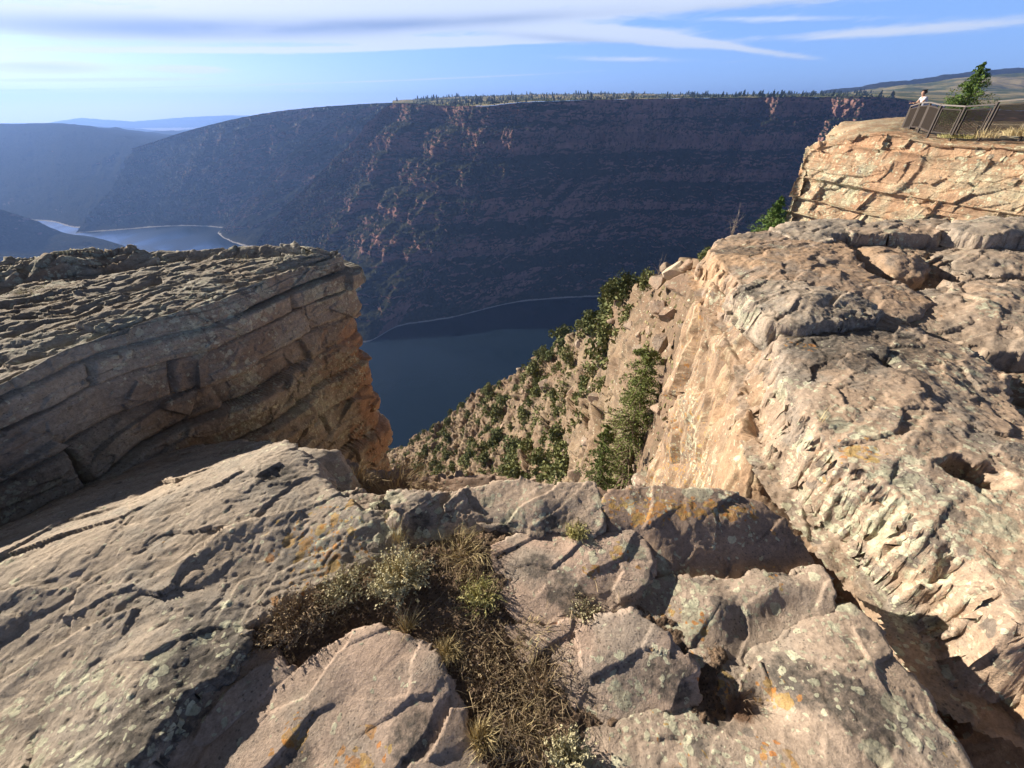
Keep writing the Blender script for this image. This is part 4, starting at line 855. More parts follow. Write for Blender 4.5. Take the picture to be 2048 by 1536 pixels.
M['brush'] = leaf_mat('dark_brush_foliage', (.018, .026, .014), (.045, .055, .028))
M['cover'] = leaf_mat('dry_slope_growth', (.12, .12, .05), (.34, .28, .15)); M['bark'] = flat('bark', (.16, .11, .08), .9, var=.4, scale=20); M['dead'] = flat('dead_wood', (.34, .29, .24), .9, var=.3, scale=20)
def faces_at(C, size, rng_, squash=1.0, aniso=1.6):
    """little leaf-sized quads at points C"""
    n = len(C); a = rng_.normal(size=(n, 3)); a /= np.linalg.norm(a, axis=1)[:, None]; b = rng_.normal(size=(n, 3)); b -= (b * a).sum(1)[:, None] * a; b /= np.linalg.norm(b, axis=1)[:, None]
    s = (size * (.6 + .8 * rng_.rand(n)))[:, None]; a = a * s * aniso; b = b * s
    V = np.stack([C - a - b * .5, C + b - a * .1, C + a + b * .3, C - b], 1).reshape(-1, 3); q = np.arange(n * 4).reshape(n, 4)
    return V, q
def tube(pts, rad, k=6):
    V = []; Q = []
    pts = [np.array(p, float) for p in pts]
    for i, p in enumerate(pts):
        d = pts[min(i + 1, len(pts) - 1)] - pts[max(i - 1, 0)]; d = d / (np.linalg.norm(d) + 1e-9)
        a = np.cross(d, (0, 0, 1.0) if abs(d[2]) < .9 else (1.0, 0, 0)); a /= np.linalg.norm(a); b = np.cross(d, a)
        for j in range(k):
            t = 2 * pi * j / k; V.append(p + rad[i] * (a * cos(t) + b * sin(t)))
    for i in range(len(pts) - 1):
        for j in range(k): Q.append((i * k + j, i * k + (j + 1) % k, (i + 1) * k + (j + 1) % k, (i + 1) * k + j))
    V.append(pts[0]); V.append(pts[-1]); n = len(V)
    T = [(n - 2, (j + 1) % k, j) for j in range(k)] + [(n - 1, (len(pts) - 1) * k + j, (len(pts) - 1) * k + (j + 1) % k) for j in range(k)]
    return V, Q, T
class MB:
    def __init__(s): s.V = []; s.Q = []; s.T = []
    def add(s, V, Q=(), T=()):
        n = len(s.V); s.V += [tuple(v) for v in V]; s.Q += [tuple(int(i) + n for i in q) for q in Q]; s.T += [tuple(int(i) + n for i in t) for t in T]; return s
    def tube(s, pts, rad, k=6): return s.add(*tube(pts, rad, k))
    def bar(s, a, b, w, h=None):
        h = h or w; a = np.array(a, float); b = np.array(b, float); d = b - a; d /= np.linalg.norm(d)
        x = np.cross(d, (0, 0, 1.0) if abs(d[2]) < .9 else (0, 1.0, 0)); x /= np.linalg.norm(x); y = np.cross(x, d)
        V = [p + sx * x * w / 2 + sy * y * h / 2 for p in (a, b) for sx, sy in ((-1, -1), (1, -1), (1, 1), (-1, 1))]
        return s.add(V, [(0, 3, 2, 1), (4, 5, 6, 7), (0, 1, 5, 4), (1, 2, 6, 5), (2, 3, 7, 6), (3, 0, 4, 7)])
    def build(s, name, mat, parent=None, smooth=False): return mesh_np(name, s.V, s.Q, mat, parent, smooth, T=s.T)
def bush_mesh(name, seed, n=420, mat=None, tall=1.0, leaf=.055):
    """unit-height juniper: clumps of leaf faces on a few uneven lobes"""
    g = np.random.RandomState(seed); C = []
    for k in range(11):
        c = np.array([g.normal() * .20, g.normal() * .20, .22 + .62 * g.rand()]); c[:2] *= (1.25 - c[2] * .8); r = .14 + .14 * g.rand()
        m_ = n // 11; d = g.normal(size=(m_, 3)); d /= np.linalg.norm(d, axis=1)[:, None]
        C.append(c + d * r * (.55 + .5 * g.rand(m_, 1)) * (1, 1, 1.15))
    C = np.vstack(C); C[:, 2] = np.clip(C[:, 2], .02, None) * tall
    V, q = faces_at(C, np.full(len(C), leaf), g)
    o = mesh_np(name, V, q, mat, smooth=False); return o
def conifer_mesh(name, seed, mat, h=1.0, w=.22, tiers=9, per=9, leaf=.05):
    g = np.random.RandomState(seed); C = []
    for t in range(tiers):
        z = .10 + .88 * t / (tiers - 1); r = w * (1.02 - z) ** .8 * (.75 + .5 * g.rand())
        for k in range(max(3, int(per * (1.1 - z)))):
            a = g.rand() * 2 * pi; rr = r * (.35 + .75 * g.rand()); C.append((rr * cos(a), rr * sin(a), z - rr * .25))
    C = np.array(C); C *= h; V, q = faces_at(C, np.full(len(C), leaf * h), g, aniso=1.7)
    tv, tq, tt = tube([(0, 0, 0), (0, 0, h)], [.02 * h, .004 * h], 4)
    n0 = len(V); V = np.vstack([V, np.array(tv)]); q = np.vstack([q, np.array(tq) + n0]); T = np.array(tt) + n0
    return mesh_np(name, V, q, mat, smooth=False, T=T)
rg = np.random.RandomState(3)
# junipers on the sunlit slope, each its own bush
protos = [bush_mesh('juniper_bush', 40 + i, 800, M['juniper'], [1, .8, 1.35, 1.0, .9][i], .034) for i in range(5)]
TQ = GT.reshape(-1, 3); tpx, tpy, tD = proj(TQ)
vis = (tpx > 745) & (tpx < 1400) & (tpy < 985) & (tpy > 520)
cand = np.where(vis)[0]
dens = fbm(TQ[cand] / 9, 3, 88)
# choose evenly over the picture of the slope, denser on the lower left and along the gullies
zones = ['at the foot of the sunlit slope above the lake', 'midway up the sunlit rocky slope', 'high on the sunlit slope near the cliff']
placed = []; cnt = 0; order = rg.permutation(len(cand)); used = protos[:]
hvis = [1.0]
wts = np.clip(.5 + 2.2 * dens, .02, 1) * np.clip((1300 - tpx[cand]) / 300, .15, 1)
for ii in order:
    if cnt >= 296: break
    if rg.rand() > wts[np.where(order == ii)[0][0]] if False else rg.rand() > wts[ii]: continue
    k = cand[ii]; p = TQ[k]; D = tD[k]; hgt = (1.5 + 3.4 * rg.rand() ** 1.7)
    if D < 45: hgt *= .22 + D * .78 / 45
    px_, py_ = tpx[k], tpy[k]; rad = hgt * .33 * F / (D * 1.2)
    if D < 26: continue
    if rg.rand() > min(1, (D / 60) ** 1.2 + .12): continue
    if any((px_ - a) ** 2 + (py_ - b) ** 2 < (rad + c) ** 2 * .16 for a, b, c in placed): continue
    placed.append((px_, py_, rad)); src = protos[cnt % 5]
    o = src if cnt < 5 else src.copy()
    if cnt >= 5: COL.objects.link(o)
    o.location = (p[0], p[1], p[2] - .12 * hgt); o.rotation_euler = (0, 0, rg.rand() * 6.28); s3 = hgt * (.85 + .3 * rg.rand()); o.scale = (s3 * (.9 + .5 * rg.rand()), s3 * 1.1, hgt)
    z_ = 0 if py_ > 880 else 1 if py_ > 730 else 2
    tag(o, 'dark green juniper bush ' + zones[z_], 'bush', 'junipers ' + zones[z_]); cnt += 1
print('bushes', cnt)
# boulders lying on that slope
def boulder_mesh(name, seed, mat, sub=28):
    t = np.linspace(0, pi, sub); p = np.linspace(0, 2 * pi, sub * 2); TT, PP = np.meshgrid(t, p, indexing='ij')
    D_ = np.stack([np.sin(TT) * np.cos(PP), np.sin(TT) * np.sin(PP), np.cos(TT)], -1); Q = D_.reshape(-1, 3)
    g = np.random.RandomState(seed); N_ = g.normal(size=(11, 3)); N_ /= np.linalg.norm(N_, axis=1)[:, None]; r = np.full(len(Q), 1.25)
    for nn in N_:
        c = Q @ nn; r = np.minimum(r, np.where(c > .05, (.52 + .35 * g.rand()) / np.clip(c, .05, 1), 9))
    r = r + .05 * fbm(Q * 3, 4, seed)
    V = Q * r[:, None] * (1, .85, .62); return mesh_np(name, V, grid_quads(sub, sub * 2), mat, smooth=False)
bprot = [boulder_mesh('boulder', 60 + i, M['boulder'], 16) for i in range(5)]
cnt = 0; placed2 = []
bz = ['lower', 'middle', 'upper']
for ii in rg.permutation(len(cand)):
    if cnt >= 150: break
    k = cand[ii]; p = TQ[k]; D = tD[k]
    if rg.rand() > .25 + .75 * (tpx[k] > 1150): continue
    sz = (.5 + 1.3 * rg.rand() ** 2.5) * (1 if D > 40 else .22 + D / 55)
    rad = sz * F / (D * 1.2)
    if any((tpx[k] - a) ** 2 + (tpy[k] - b) ** 2 < (rad + c) ** 2 * .5 for a, b, c in placed2): continue
    placed2.append((tpx[k], tpy[k], rad)); o = bprot[cnt % 5] if cnt < 5 else bprot[cnt % 5].copy()
    if cnt >= 5: COL.objects.link(o)
    o.location = (p[0], p[1], p[2] + .12 * sz); o.scale = (sz, sz, sz); o.rotation_euler = (rg.rand() * .6, rg.rand() * .6, rg.rand() * 6)
    z_ = 0 if tpy[k] > 880 else 1 if tpy[k] > 730 else 2
    tag(o, 'angular tan boulder on the %s part of the sunlit talus slope' % bz[z_], 'boulder', 'boulders on the %s slope' % bz[z_]); cnt += 1
ex = cand[rg.permutation(len(cand))]; ex = ex[(tD[ex] > 34) & (fbm(TQ[ex] / 9, 3, 88) > -.12)][:900]; CC = []; SS = []
for k in ex:
    h_ = .5 + 1.1 * rg.rand() ** 1.5; c_ = TQ[k] + (0, 0, h_ * .35); nq = 46; d_ = rg.normal(size=(nq, 3)); d_ /= np.linalg.norm(d_, axis=1)[:, None]
    CC.append(c_ + d_ * (.25 + .3 * rg.rand(nq, 1)) * h_ * (1.1, 1.1, .9)); SS.append(np.full(nq, .075 * h_ + .03))
V_, q_ = faces_at(np.vstack(CC), np.concatenate(SS), rg); tag(mesh_np('shrubs', V_, q_, M['juniper'], smooth=False), kind='stuff')
gc = cand[rg.permutation(len(cand))[:7000]]; gcz = TQ[gc]; okc = fbm(gcz / 6, 3, 71) > -.05
def hit(px, py, arr=None):
    """point of the slope that shows at a photo pixel"""
    Q = TQ if arr is None else arr; a, b, D = (tpx, tpy, tD) if arr is None else proj(Q)
    d = (a - px) ** 2 + (b - py) ** 2; near = np.where(d < d.min() + 60)[0]; return Q[near[np.argmin(D[near])]]
def bigrock(px, py, D, sz, seed, label, mat, rot=(0.2, .1, .5), sc=(1, 1, 1), sub=60):
    o = boulder_mesh('boulder', seed, mat, sub); o.location = at(px, py, D); o.scale = tuple(sz * v for v in sc); o.rotation_euler = rot
    tag(o, label, 'boulder'); return o
bigrock(1361, 545, 15.5, .62, 71, 'pale cream angular boulder catching the sun at the top of the rocky slope', M['boulder_pale'], (.1, .25, .4), (1, .9, .95))
bigrock(1316, 562, 19.0, .62, 73, 'grey-brown boulder just left of the pale cream boulder on the slope', M['boulder'], (.5, .2, 1.0), (1, .8, 1.3))
bigrock(1338, 628, 14.0, .36, 75, 'blocky orange-tan boulder beside the right-hand cliff, below the pale cream boulder', M['boulder'], (.2, .3, .4), (1.0, .9, 1.3))
bigrock(1322, 690, 12.0, .34, 77, 'split tan boulder jammed against the right-hand cliff foot', M['boulder'], (.2, .6, 1.4), (.9, .9, 1.7))
bigrock(1212, 752, 40, 1.6, 79, 'large flat-topped boulder standing free in the middle of the slope', M['boulder'], (.1, .1, .3), (1.2, 1, .8))

# firs
def fir_tree(loc, h, w, seed, label, mat, n_br=120, per=34, leaf=.035, kind='fir_tree', cat='tree', group=None, base=.08, power=.8):
    g = np.random.RandomState(seed); root = empty(kind, loc); tag(root, label, cat, group)
    MB().tube([(0, 0, -.4), (.02 * h, 0, h * .4), (0, .01 * h, h)], [.028 * h, .016 * h, .003 * h], 8).build('trunk', M['bark'], root, True)
    C = []; br = MB()
    for k in range(n_br):
        z = base + (1 - base) * (k + g.rand()) / n_br; L = w * (1.03 - z) ** power * (.30 + .95 * g.rand()); a = g.rand() * 2 * pi
        p0 = np.array([0, 0, z * h]); p1 = p0 + np.array([cos(a) * L, sin(a) * L, (.10 - .25 * g.rand()) * L])
        br.tube([p0, p1], [.006 * h * (1.1 - z), .0015 * h], 3)
        t = g.rand(per) ** .7; side = g.normal(size=(per, 3)) * (.16 * L * (1.1 - t))[:, None]
        C.append(p0 + (p1 - p0) * t[:, None] + side + np.array([0, 0, 1])[None] * (.06 * L * g.normal(size=per))[:, None])
    br.build('branches', M['bark'], root)
    C = np.vstack(C); V, q = faces_at(C, np.full(len(C), leaf), g, aniso=2.0); mesh_np('crown', V, q, mat, root, smooth=False)
    return root
b0 = at(1236, 1010, 12.5); tz = at(1243, 700, 12.5)[2]
fir_tree(b0, tz - b0[2], 1.55, 5, 'tall open-branched green fir rising from the ravine left of the right-hand cliff', M['fir'], 380, 95, .016, base=.02, power=.40)
b1_ = at(1190, 1010, 11.0); fir_tree(b1_, at(1190, 850, 11.0)[2] - b1_[2], 1.0, 15, 'bushy lower green fir at the left foot of the tall fir', M['fir'], 130, 95, .016, base=.02, power=.6)
bS = np.array(at(1530, 500, 15.0)); fir_tree(bS, at(1549, 393, 15.0)[2] - bS[2], 1.05, 7, 'small bright green fir peeping over the far edge of the orange-tan slab', M['bright'], 170, 70, .013, power=1.0)
bL = np.array(at(965, 940, 76)); fir_tree(bL + (0, 0, -.5), 6.5, 2.2, 8, 'larger dark green fir on the lower left of the slope above the lake', M['juniper'], 70, 22, .16, power=.6)
bL = hit(1028, 960); fir_tree(bL + (0, 0, -.5), 3.4, 1.0, 9, 'single upright dark fir at the lower edge of the slope, nearest the rim', M['juniper'], 60, 22, .10, power=.6)
for i, (x_, y_, D_, h_) in enumerate([(1168, 672, 60, 2.6), (1245, 600, 40, 2.2), (1207, 622, 50, 3.0), (1078, 722, 80, 3.0), (893, 852, 125, 4.5), (1382, 600, 13.5, .55), (1408, 520, 12, .45), (1290, 575, 24, 1.2)]):
    o = bush_mesh('juniper_bush', 90 + i, 900, M['juniper'], 1.3, .035); p = hit(x_, y_) if i < 5 else at(x_, y_ + 12, D_); o.location = (p[0], p[1], p[2] - .1 * h_); o.scale = (h_, h_, h_)
    tag(o, ['slim green juniper standing on the skyline edge of the slope above a boulder', 'grey-green juniper on the slope edge right at the far end of the lake', 'leaning juniper on the slope edge below the lake corner', 'pointed juniper on the slope edge over the middle of the lake',
            'low juniper cluster capping the lower rock knob by the lake', 'green bush tucked in the crack beside the right-hand cliff', 'small olive bush at the corner of the right-hand cliff top', 'round olive bush left of the pale cream boulder'][i], 'bush')
# dead twigs at the slab tip
def twigs(loc, h, seed, label, n=9, mat=None):
    g = np.random.RandomState(seed); b = MB()
    for k in range(n):
        a = g.rand() * 6.28; L = h * (.5 + .6 * g.rand()); t = .35 * g.rand(); p = np.array([0, 0, 0.]); P_ = [p]
        d = np.array([cos(a) * t, sin(a) * t, 1.0])
        for j in range(4): p = p + d * L / 4; d = d + g.normal(size=3) * .22; P_.append(p)
        b.tube(P_, [.010 * h, .008 * h, .006 * h, .004 * h, .002 * h], 4)
        for j in (2, 3): q_ = P_[j] + g.normal(size=3) * L * .2 + (0, 0, L * .1); b.tube([P_[j], q_], [.005 * h, .001 * h], 3)
    o = b.build('dead_bush', mat or M['dead']); o.location = loc; tag(o, label, 'dead bush'); return o
twigs(at(1462, 475, 6.2), .34, 3, 'bare pale twigs of a dead bush at the far tip of the orange-tan slab')
twigs(at(1245, 606, 36), 2.2, 4, 'bare grey dead bush on the slope edge beside the lake corner', 14)
twigs(at(1316, 552, 20), .9, 5, 'wispy bare twigs above the grey-brown boulder', 9)

# brush on the canyon walls, one mass; trees on the mesa
def scatter_octa(name, Q, sizes, mat, g, kind='stuff', hz=1.0):
    n = len(Q); a = g.rand(n) * 6.28; dirs = np.stack([np.stack([np.cos(a + k * 2.094), np.sin(a + k * 2.094), 0 * a], 1) for k in range(3)], 1)
    V = np.empty((n, 5, 3)); V[:, 0] = Q + np.stack([0 * a, 0 * a, sizes * 1.0 * hz], 1); V[:, 4] = Q - np.stack([0 * a, 0 * a, sizes * .3], 1)
    for k in range(3): V[:, 1 + k] = Q + dirs[:, k] * (sizes * (.45 + .3 * g.rand(n)))[:, None] + np.stack([0 * a, 0 * a, sizes * .25 * g.rand(n)], 1)
    b = np.arange(n)[:, None] * 5
    T = np.concatenate([b + np.array(t) for t in ((0, 1, 2), (0, 2, 3), (0, 3, 1), (4, 2, 1), (4, 3, 2), (4, 1, 3))])
    o = mesh_np(name, V.reshape(-1, 3), None, mat, smooth=False, T=T); tag(o, kind=kind); return o
def pick(G, n, g, lo=.03, hi=.97, sc=60.0, thr=-.02, seed=1):
    N_, M_ = G.shape[:2]; i = g.randint(0, N_ - 1, n * 3); j = (M_ * (lo + (hi - lo) * g.rand(n * 3))).astype(int); fu = g.rand(n * 3, 1)
    P = G[i, j] * fu + G[i + 1, j] * (1 - fu); nz = normals(G)[i, j, 2]; ok = (fbm(P / sc, 3, seed) > thr - .35 * (np.abs(nz) - .4)) ; return P[ok][:n]
Qg = gcz[okc]; scatter_octa('ground_cover', Qg, (.12 + .55 * rg.rand(len(Qg)) ** 2) * np.clip(Qg[:, 1] / 50, .25, 1.3), M['cover'], rg)
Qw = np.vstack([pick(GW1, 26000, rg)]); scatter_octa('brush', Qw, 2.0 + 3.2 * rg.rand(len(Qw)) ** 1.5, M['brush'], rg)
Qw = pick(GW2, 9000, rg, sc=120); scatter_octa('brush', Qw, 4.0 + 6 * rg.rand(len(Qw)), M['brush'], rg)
Qw = pick(GM, 2600, rg, .02, .98, 130, .12, 5); mpx, mpy, mD = proj(Qw)
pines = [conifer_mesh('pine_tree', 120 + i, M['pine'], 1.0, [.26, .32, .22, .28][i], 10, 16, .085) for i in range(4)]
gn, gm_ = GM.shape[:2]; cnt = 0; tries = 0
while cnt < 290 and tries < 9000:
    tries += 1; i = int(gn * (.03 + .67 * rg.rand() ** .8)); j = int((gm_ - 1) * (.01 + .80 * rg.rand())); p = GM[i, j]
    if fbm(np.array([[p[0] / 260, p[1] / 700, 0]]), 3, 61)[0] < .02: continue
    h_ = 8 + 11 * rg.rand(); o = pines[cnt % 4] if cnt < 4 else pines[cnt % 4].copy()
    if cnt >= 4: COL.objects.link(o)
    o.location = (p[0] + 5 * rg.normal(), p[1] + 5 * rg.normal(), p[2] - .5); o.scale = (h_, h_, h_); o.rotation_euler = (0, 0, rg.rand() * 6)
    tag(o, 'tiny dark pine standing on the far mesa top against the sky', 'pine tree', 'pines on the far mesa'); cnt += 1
# smaller, farther growth on the mesa as one mass
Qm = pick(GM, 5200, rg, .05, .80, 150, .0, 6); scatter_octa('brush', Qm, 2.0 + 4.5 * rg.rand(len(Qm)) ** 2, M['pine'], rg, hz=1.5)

# ------------------------------------------------------------------ plants in the cracks
def straw(name, c1_, c2_):
    m, g, b = new_mat(name); geo = g.new('ShaderNodeNewGeometry')
    g.link(g.mix(geo.outputs['Random Per Island'], c1_, c2_), b.inputs['Base Color']); b.inputs['Roughness'].default_value = .8; b.inputs['Specular IOR Level'].default_value = .2; return m
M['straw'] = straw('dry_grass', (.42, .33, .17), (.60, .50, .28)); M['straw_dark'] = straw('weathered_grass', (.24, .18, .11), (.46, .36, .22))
M['green'] = straw('green_stems', (.34, .33, .12), (.52, .47, .22)); M['sage'] = straw('sage_leaves', (.36, .34, .20), (.55, .50, .33)); M['twig'] = straw('twigs', (.13, .09, .065), (.34, .25, .17))
def ribbons(P0, P1, P2, w, g):
    """many thin curved blades: two quads each"""
    n = len(P0); d = P2 - P0; r_ = g.normal(size=(n, 3)); s = np.cross(d, r_); s /= np.linalg.norm(s, axis=1)[:, None] + 1e-9; w = w[:, None]
    V = np.stack([P0 - s * w, P0 + s * w, P1 + s * w * .8, P1 - s * w * .8, P2 + s * w * .15, P2 - s * w * .15], 1).reshape(-1, 3)
    b = np.arange(n)[:, None] * 6; return V, np.concatenate([b + np.array([0, 1, 2, 3]), b + np.array([3, 2, 4, 5])])
def D_scale(py): return py > 1000
def tuft(name, label, px, py, z, n, L, spread, mat, seed, lean=(0, 0), w=.0011, rad=.02, group=None, cat='plant', leafmat=None, nleaf=0, flat_=.0, leaf=.0035, lay=.5, loc=None):
    if D_scale(py): L = L * .72; leaf = leaf * .62; nleaf = int(nleaf * 1.5); n = int(n * 1.25)
    g = np.random.RandomState(seed); a = g.rand(n) * 6.28; t = spread * g.rand(n) ** .7; ll = L * (.45 + .65 * g.rand(n))
    base = np.stack([np.cos(a + 1) * rad * g.rand(n), np.sin(a + 1) * rad * g.rand(n), 0 * a - .008], 1)
    d = np.stack([np.cos(a) * np.sin(t) + lean[0], np.sin(a) * np.sin(t) + lean[1], np.cos(t) * (1 - flat_)], 1); d /= np.linalg.norm(d, axis=1)[:, None]
    m_ = base + d * ll[:, None] * .55 + g.normal(size=(n, 3)) * L * .04
    e = base + d * ll[:, None] + g.normal(size=(n, 3)) * L * .09 + np.stack([np.cos(a), np.sin(a), -1 + 0 * a], 1) * (ll * lay * np.sin(t) * .5)[:, None]
    m_[:, 2] = np.maximum(m_[:, 2], .004); e[:, 2] = np.maximum(e[:, 2], .002)
    V, q = ribbons(base, m_, e, w * (.6 + .8 * g.rand(n)), g)
    p = loc if loc is not None else on(px, py, z)
    if nleaf:
        root = empty(name, p); mesh_np('stems', V, q, mat, root, smooth=False)
        i = g.randint(0, n, nleaf); f = (.35 + .65 * g.rand(nleaf))[:, None]; C = base[i] * (1 - f) + e[i] * f + g.normal(size=(nleaf, 3)) * leaf * 1.2
        V, q = faces_at(C, np.full(nleaf, leaf), g, aniso=1.8); mesh_np('leaves', V, q, leafmat, root, smooth=False); o = root
    else:
        o = mesh_np(name, V, q, mat, smooth=False); o.location = p
    tag(o, label, cat, group); return o
tuft('sage_plant', 'largest pale grey-green sage clump spreading over the soil at left of centre', 800, 1165, -1.46, 210, .17, 1.05, M['straw'], 1, (-.12, .25), .0012, .05, leafmat=M['sage'], nleaf=2600, leaf=.0040)
tuft('sage_plant', 'small low sage plant left of the largest pale sage clump', 690, 1180, -1.455, 120, .11, 1.15, M['twig'], 2, (-.1, .1), .0010, .05, leafmat=M['sage'], nleaf=1100, leaf=.0036)
tuft('dry_plant', 'brown tangled dead plant mat at the left end of the soil strip', 600, 1225, -1.46, 280, .09, 1.35, M['twig'], 3, (0, 0), .0010, .09, leafmat=M['straw_dark'], nleaf=900, leaf=.0036)
tuft('dry_plant', 'dark brown twiggy mat lying against the right scarp of the big grey slab', 530, 1255, -1.47, 200, .08, 1.35, M['twig'], 4, (0, 0), .0010, .08, leafmat=M['straw_dark'], nleaf=500, leaf=.0034)
tuft('grass_clump', 'tall thin dry stalks at the top of the soil strip beside the lichened rim rock', 800, 1085, -1.46, 26, .17, .32, M['straw'], 5, (0, .1), .0011, .03)
tuft('grass_clump', 'tan dry grass thatch below the flat rim slab, left of the rounded slab', 930, 1105, -1.47, 170, .12, 1.3, M['straw'], 6, (.0, 0), .0009, .10)
tuft('green_plant', 'yellow-green tuft among dry grass along the left edge of the rounded slab', 960, 1195, -1.48, 120, .10, 1.0, M['green'], 7, (.05, .1), .0011, .05, leafmat=M['green'], nleaf=1000, leaf=.0032)
tuft('grass_clump', 'dry bleached stalks fanning out at the pointed top of the smooth pinkish slab', 815, 1258, -1.49, 60, .13, .85, M['straw'], 8, (.05, .2), .0013, .015)
tuft('grass_clump', 'fine straw-coloured tuft on the soil strip along the right edge of the smooth pinkish slab', 895, 1305, -1.49, 260, .075, 1.1, M['straw'], 9, (0, 0), .0009, .03)
tuft('green_plant', 'small bright yellow-green tuft growing in the joint below the flat rim slab', 1152, 1068, -1.46, 190, .085, .85, M['green'], 10, (0, .0), .0011, .022, leafmat=M['green'], nleaf=500, leaf=.0030)
tuft('sage_plant', 'little grey-green rosette with curled dry leaves at the foot of the rounded slab', 1170, 1225, -1.50, 160, .07, 1.2, M['twig'], 11, (0, 0), .0010, .035, leafmat=M['sage'], nleaf=800, leaf=.0036)
tuft('grass_clump', 'long dry blades lying down the lower soil strip beside the pink and brown slab', 1085, 1370, -1.51, 60, .14, 1.3, M['straw_dark'], 12, (-.1, .5), .0010, .05)
tuft('grass_clump', 'straw grass tuft at the bottom edge beside the corner of the smooth pinkish slab', 965, 1480, -1.51, 230, .085, .9, M['straw'], 13, (0, 0), .0011, .03)
tuft('sage_plant', 'silvery sage plant at the bottom edge casting a feathery shadow', 1140, 1525, -1.51, 110, .10, .95, M['sage'], 14, (0, .05), .0014, .035, leafmat=M['sage'], nleaf=1300, leaf=.0036)
tuft('grass_clump', 'tangled straw between the bottom straw tuft and the silvery sage plant', 1045, 1470, -1.52, 70, .10, 1.35, M['straw'], 15, (0, 0), .0010, .07)
tuft('dry_plant', 'dark crumbly dead plant patch in the middle of the lower soil strip', 985, 1340, -1.51, 170, .08, 1.35, M['twig'], 16, (0, 0), .0010, .10, leafmat=M['straw_dark'], nleaf=500, leaf=.0034)
tuft('grass_clump', 'thin blond stalks rising from a pocket near the edge of the right-hand cliff top', 1638, 850, -1.36, 14, .13, .35, M['straw'], 17, (0, 0), .0014, .02)
tuft('grass_clump', 'tiny dry sprig lying in the hollow of the broad lichen-blotched slab', 1480, 1400, -1.53, 20, .09, 1.3, M['twig'], 18, (.3, .2), .0012, .02)
tuft('grass_clump', 'short blades in the shadowed slit at the end of the flat rim slab', 1212, 1050, -1.46, 18, .07, .5, M['straw'], 19, (0, 0), .0011, .015)
tuft('grass_clump', 'yellow grass tuft growing on the left-hand block beside its shaded hollow', 72, 600, -1.16, 260, .12, 1.1, M['green'], 20, (0, 0), .0016, .10)
tuft('grass_clump', 'wispy stalks on the skyline of the bedded block', 478, 524, -1.12, 14, .11, .5, M['straw'], 21, (0, 0), .0016, .10)
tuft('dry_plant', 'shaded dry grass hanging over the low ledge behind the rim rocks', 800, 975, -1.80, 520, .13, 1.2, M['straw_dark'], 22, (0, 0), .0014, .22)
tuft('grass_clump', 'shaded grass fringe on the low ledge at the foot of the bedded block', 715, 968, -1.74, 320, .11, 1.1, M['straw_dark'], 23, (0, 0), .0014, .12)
tuft('grass_clump', 'dry blades lying across the foot of the rounded slab', 1060, 1270, -1.50, 120, .10, 1.35, M['straw'], 24, (.2, 0), .0009, .06)
# litter: broken stems, seeds and small stones strewn on the soil
g = np.random.RandomState(9)
path = np.array([on(*p)[:2] for p in [(520, 1260, -1.49), (620, 1215, -1.49), (720, 1170, -1.49), (830, 1120, -1.49), (930, 1100, -1.49), (960, 1200, -1.5), (930, 1290, -1.5), (1000, 1370, -1.52), (1060, 1450, -1.53), (1020, 1520, -1.53), (1180, 1225, -1.51), (1300, 1180, -1.52)]])
def around(n, sp=.055):
    k = (10 * g.rand(n) ** 1.0).astype(int); f = g.rand(n)[:, None]; P = path[k] * (1 - f) + path[k + 1] * f + g.normal(size=(n, 2)) * sp; return P
NL = 5200; P = around(NL, .065); a = g.rand(NL) * 6.28; L = .012 + .055 * g.rand(NL) ** 2; z = -1.485 + .03 * g.rand(NL) - .035 * ss(-P[:, 1], -.95, -.5)
p0 = np.c_[P, z]; d = np.c_[np.cos(a), np.sin(a), .35 * g.normal(size=NL)]; p2 = p0 + d * L[:, None]; p1 = (p0 + p2) / 2 + g.normal(size=p0.shape) * .004
V, q = ribbons(p0, p1, p2, .0004 + .0007 * g.rand(NL), g); tag(mesh_np('litter', V, q, M['straw_dark'], smooth=False), kind='stuff')
P = around(1500); z = -1.482 + .012 * g.rand(1500) - .035 * ss(-P[:, 1], -.95, -.5)
M['grit'] = straw('grit', (.20, .15, .12), (.48, .38, .31))
o = scatter_octa('gravel', np.c_[P, z], .003 + .008 * g.rand(1500) ** 3, M['grit'], g)

# ------------------------------------------------------------------ the overlook: railing, bench, visitor, tree
M['iron'] = flat('brown_painted_steel', (.045, .033, .028), .7); M['rail_top'] = flat('worn_rail_top', (.20, .175, .16), .5, .2); M['wire'] = flat('rusty_wire_mesh', (.020, .014, .011), 1.0)
M['plank'] = flat('weathered_planks', (.50, .43, .32), .8, var=.2, scale=3); M['concrete'] = flat('bench_concrete', (.42, .38, .32), .9)
A = [at(1802, 261, 27.2), at(1819, 258, 25.9), at(1838, 259, 24.9), at(1857, 268, 23.1), at(1903, 273, 22.2), at(1962, 271, 21.4), at(2046, 268, 20.2), at(2140, 264, 19.0)]
A = [np.array(p) for p in A]; RH = [1.10, 1.12, 1.14, 1.12, 1.12, 1.22, 1.30, 1.30]
rail = empty('railing', tuple(A[3])); tag(rail, 'dark brown steel railing with wire mesh panels along the edge of the pale outcrop', 'railing'); org = A[3]
for p, h_ in zip(A, RH): b = MB(); b.bar(p - org + (0, 0, -.25), p - org + (0, 0, h_), .075); b.build('post', M['iron'], rail)
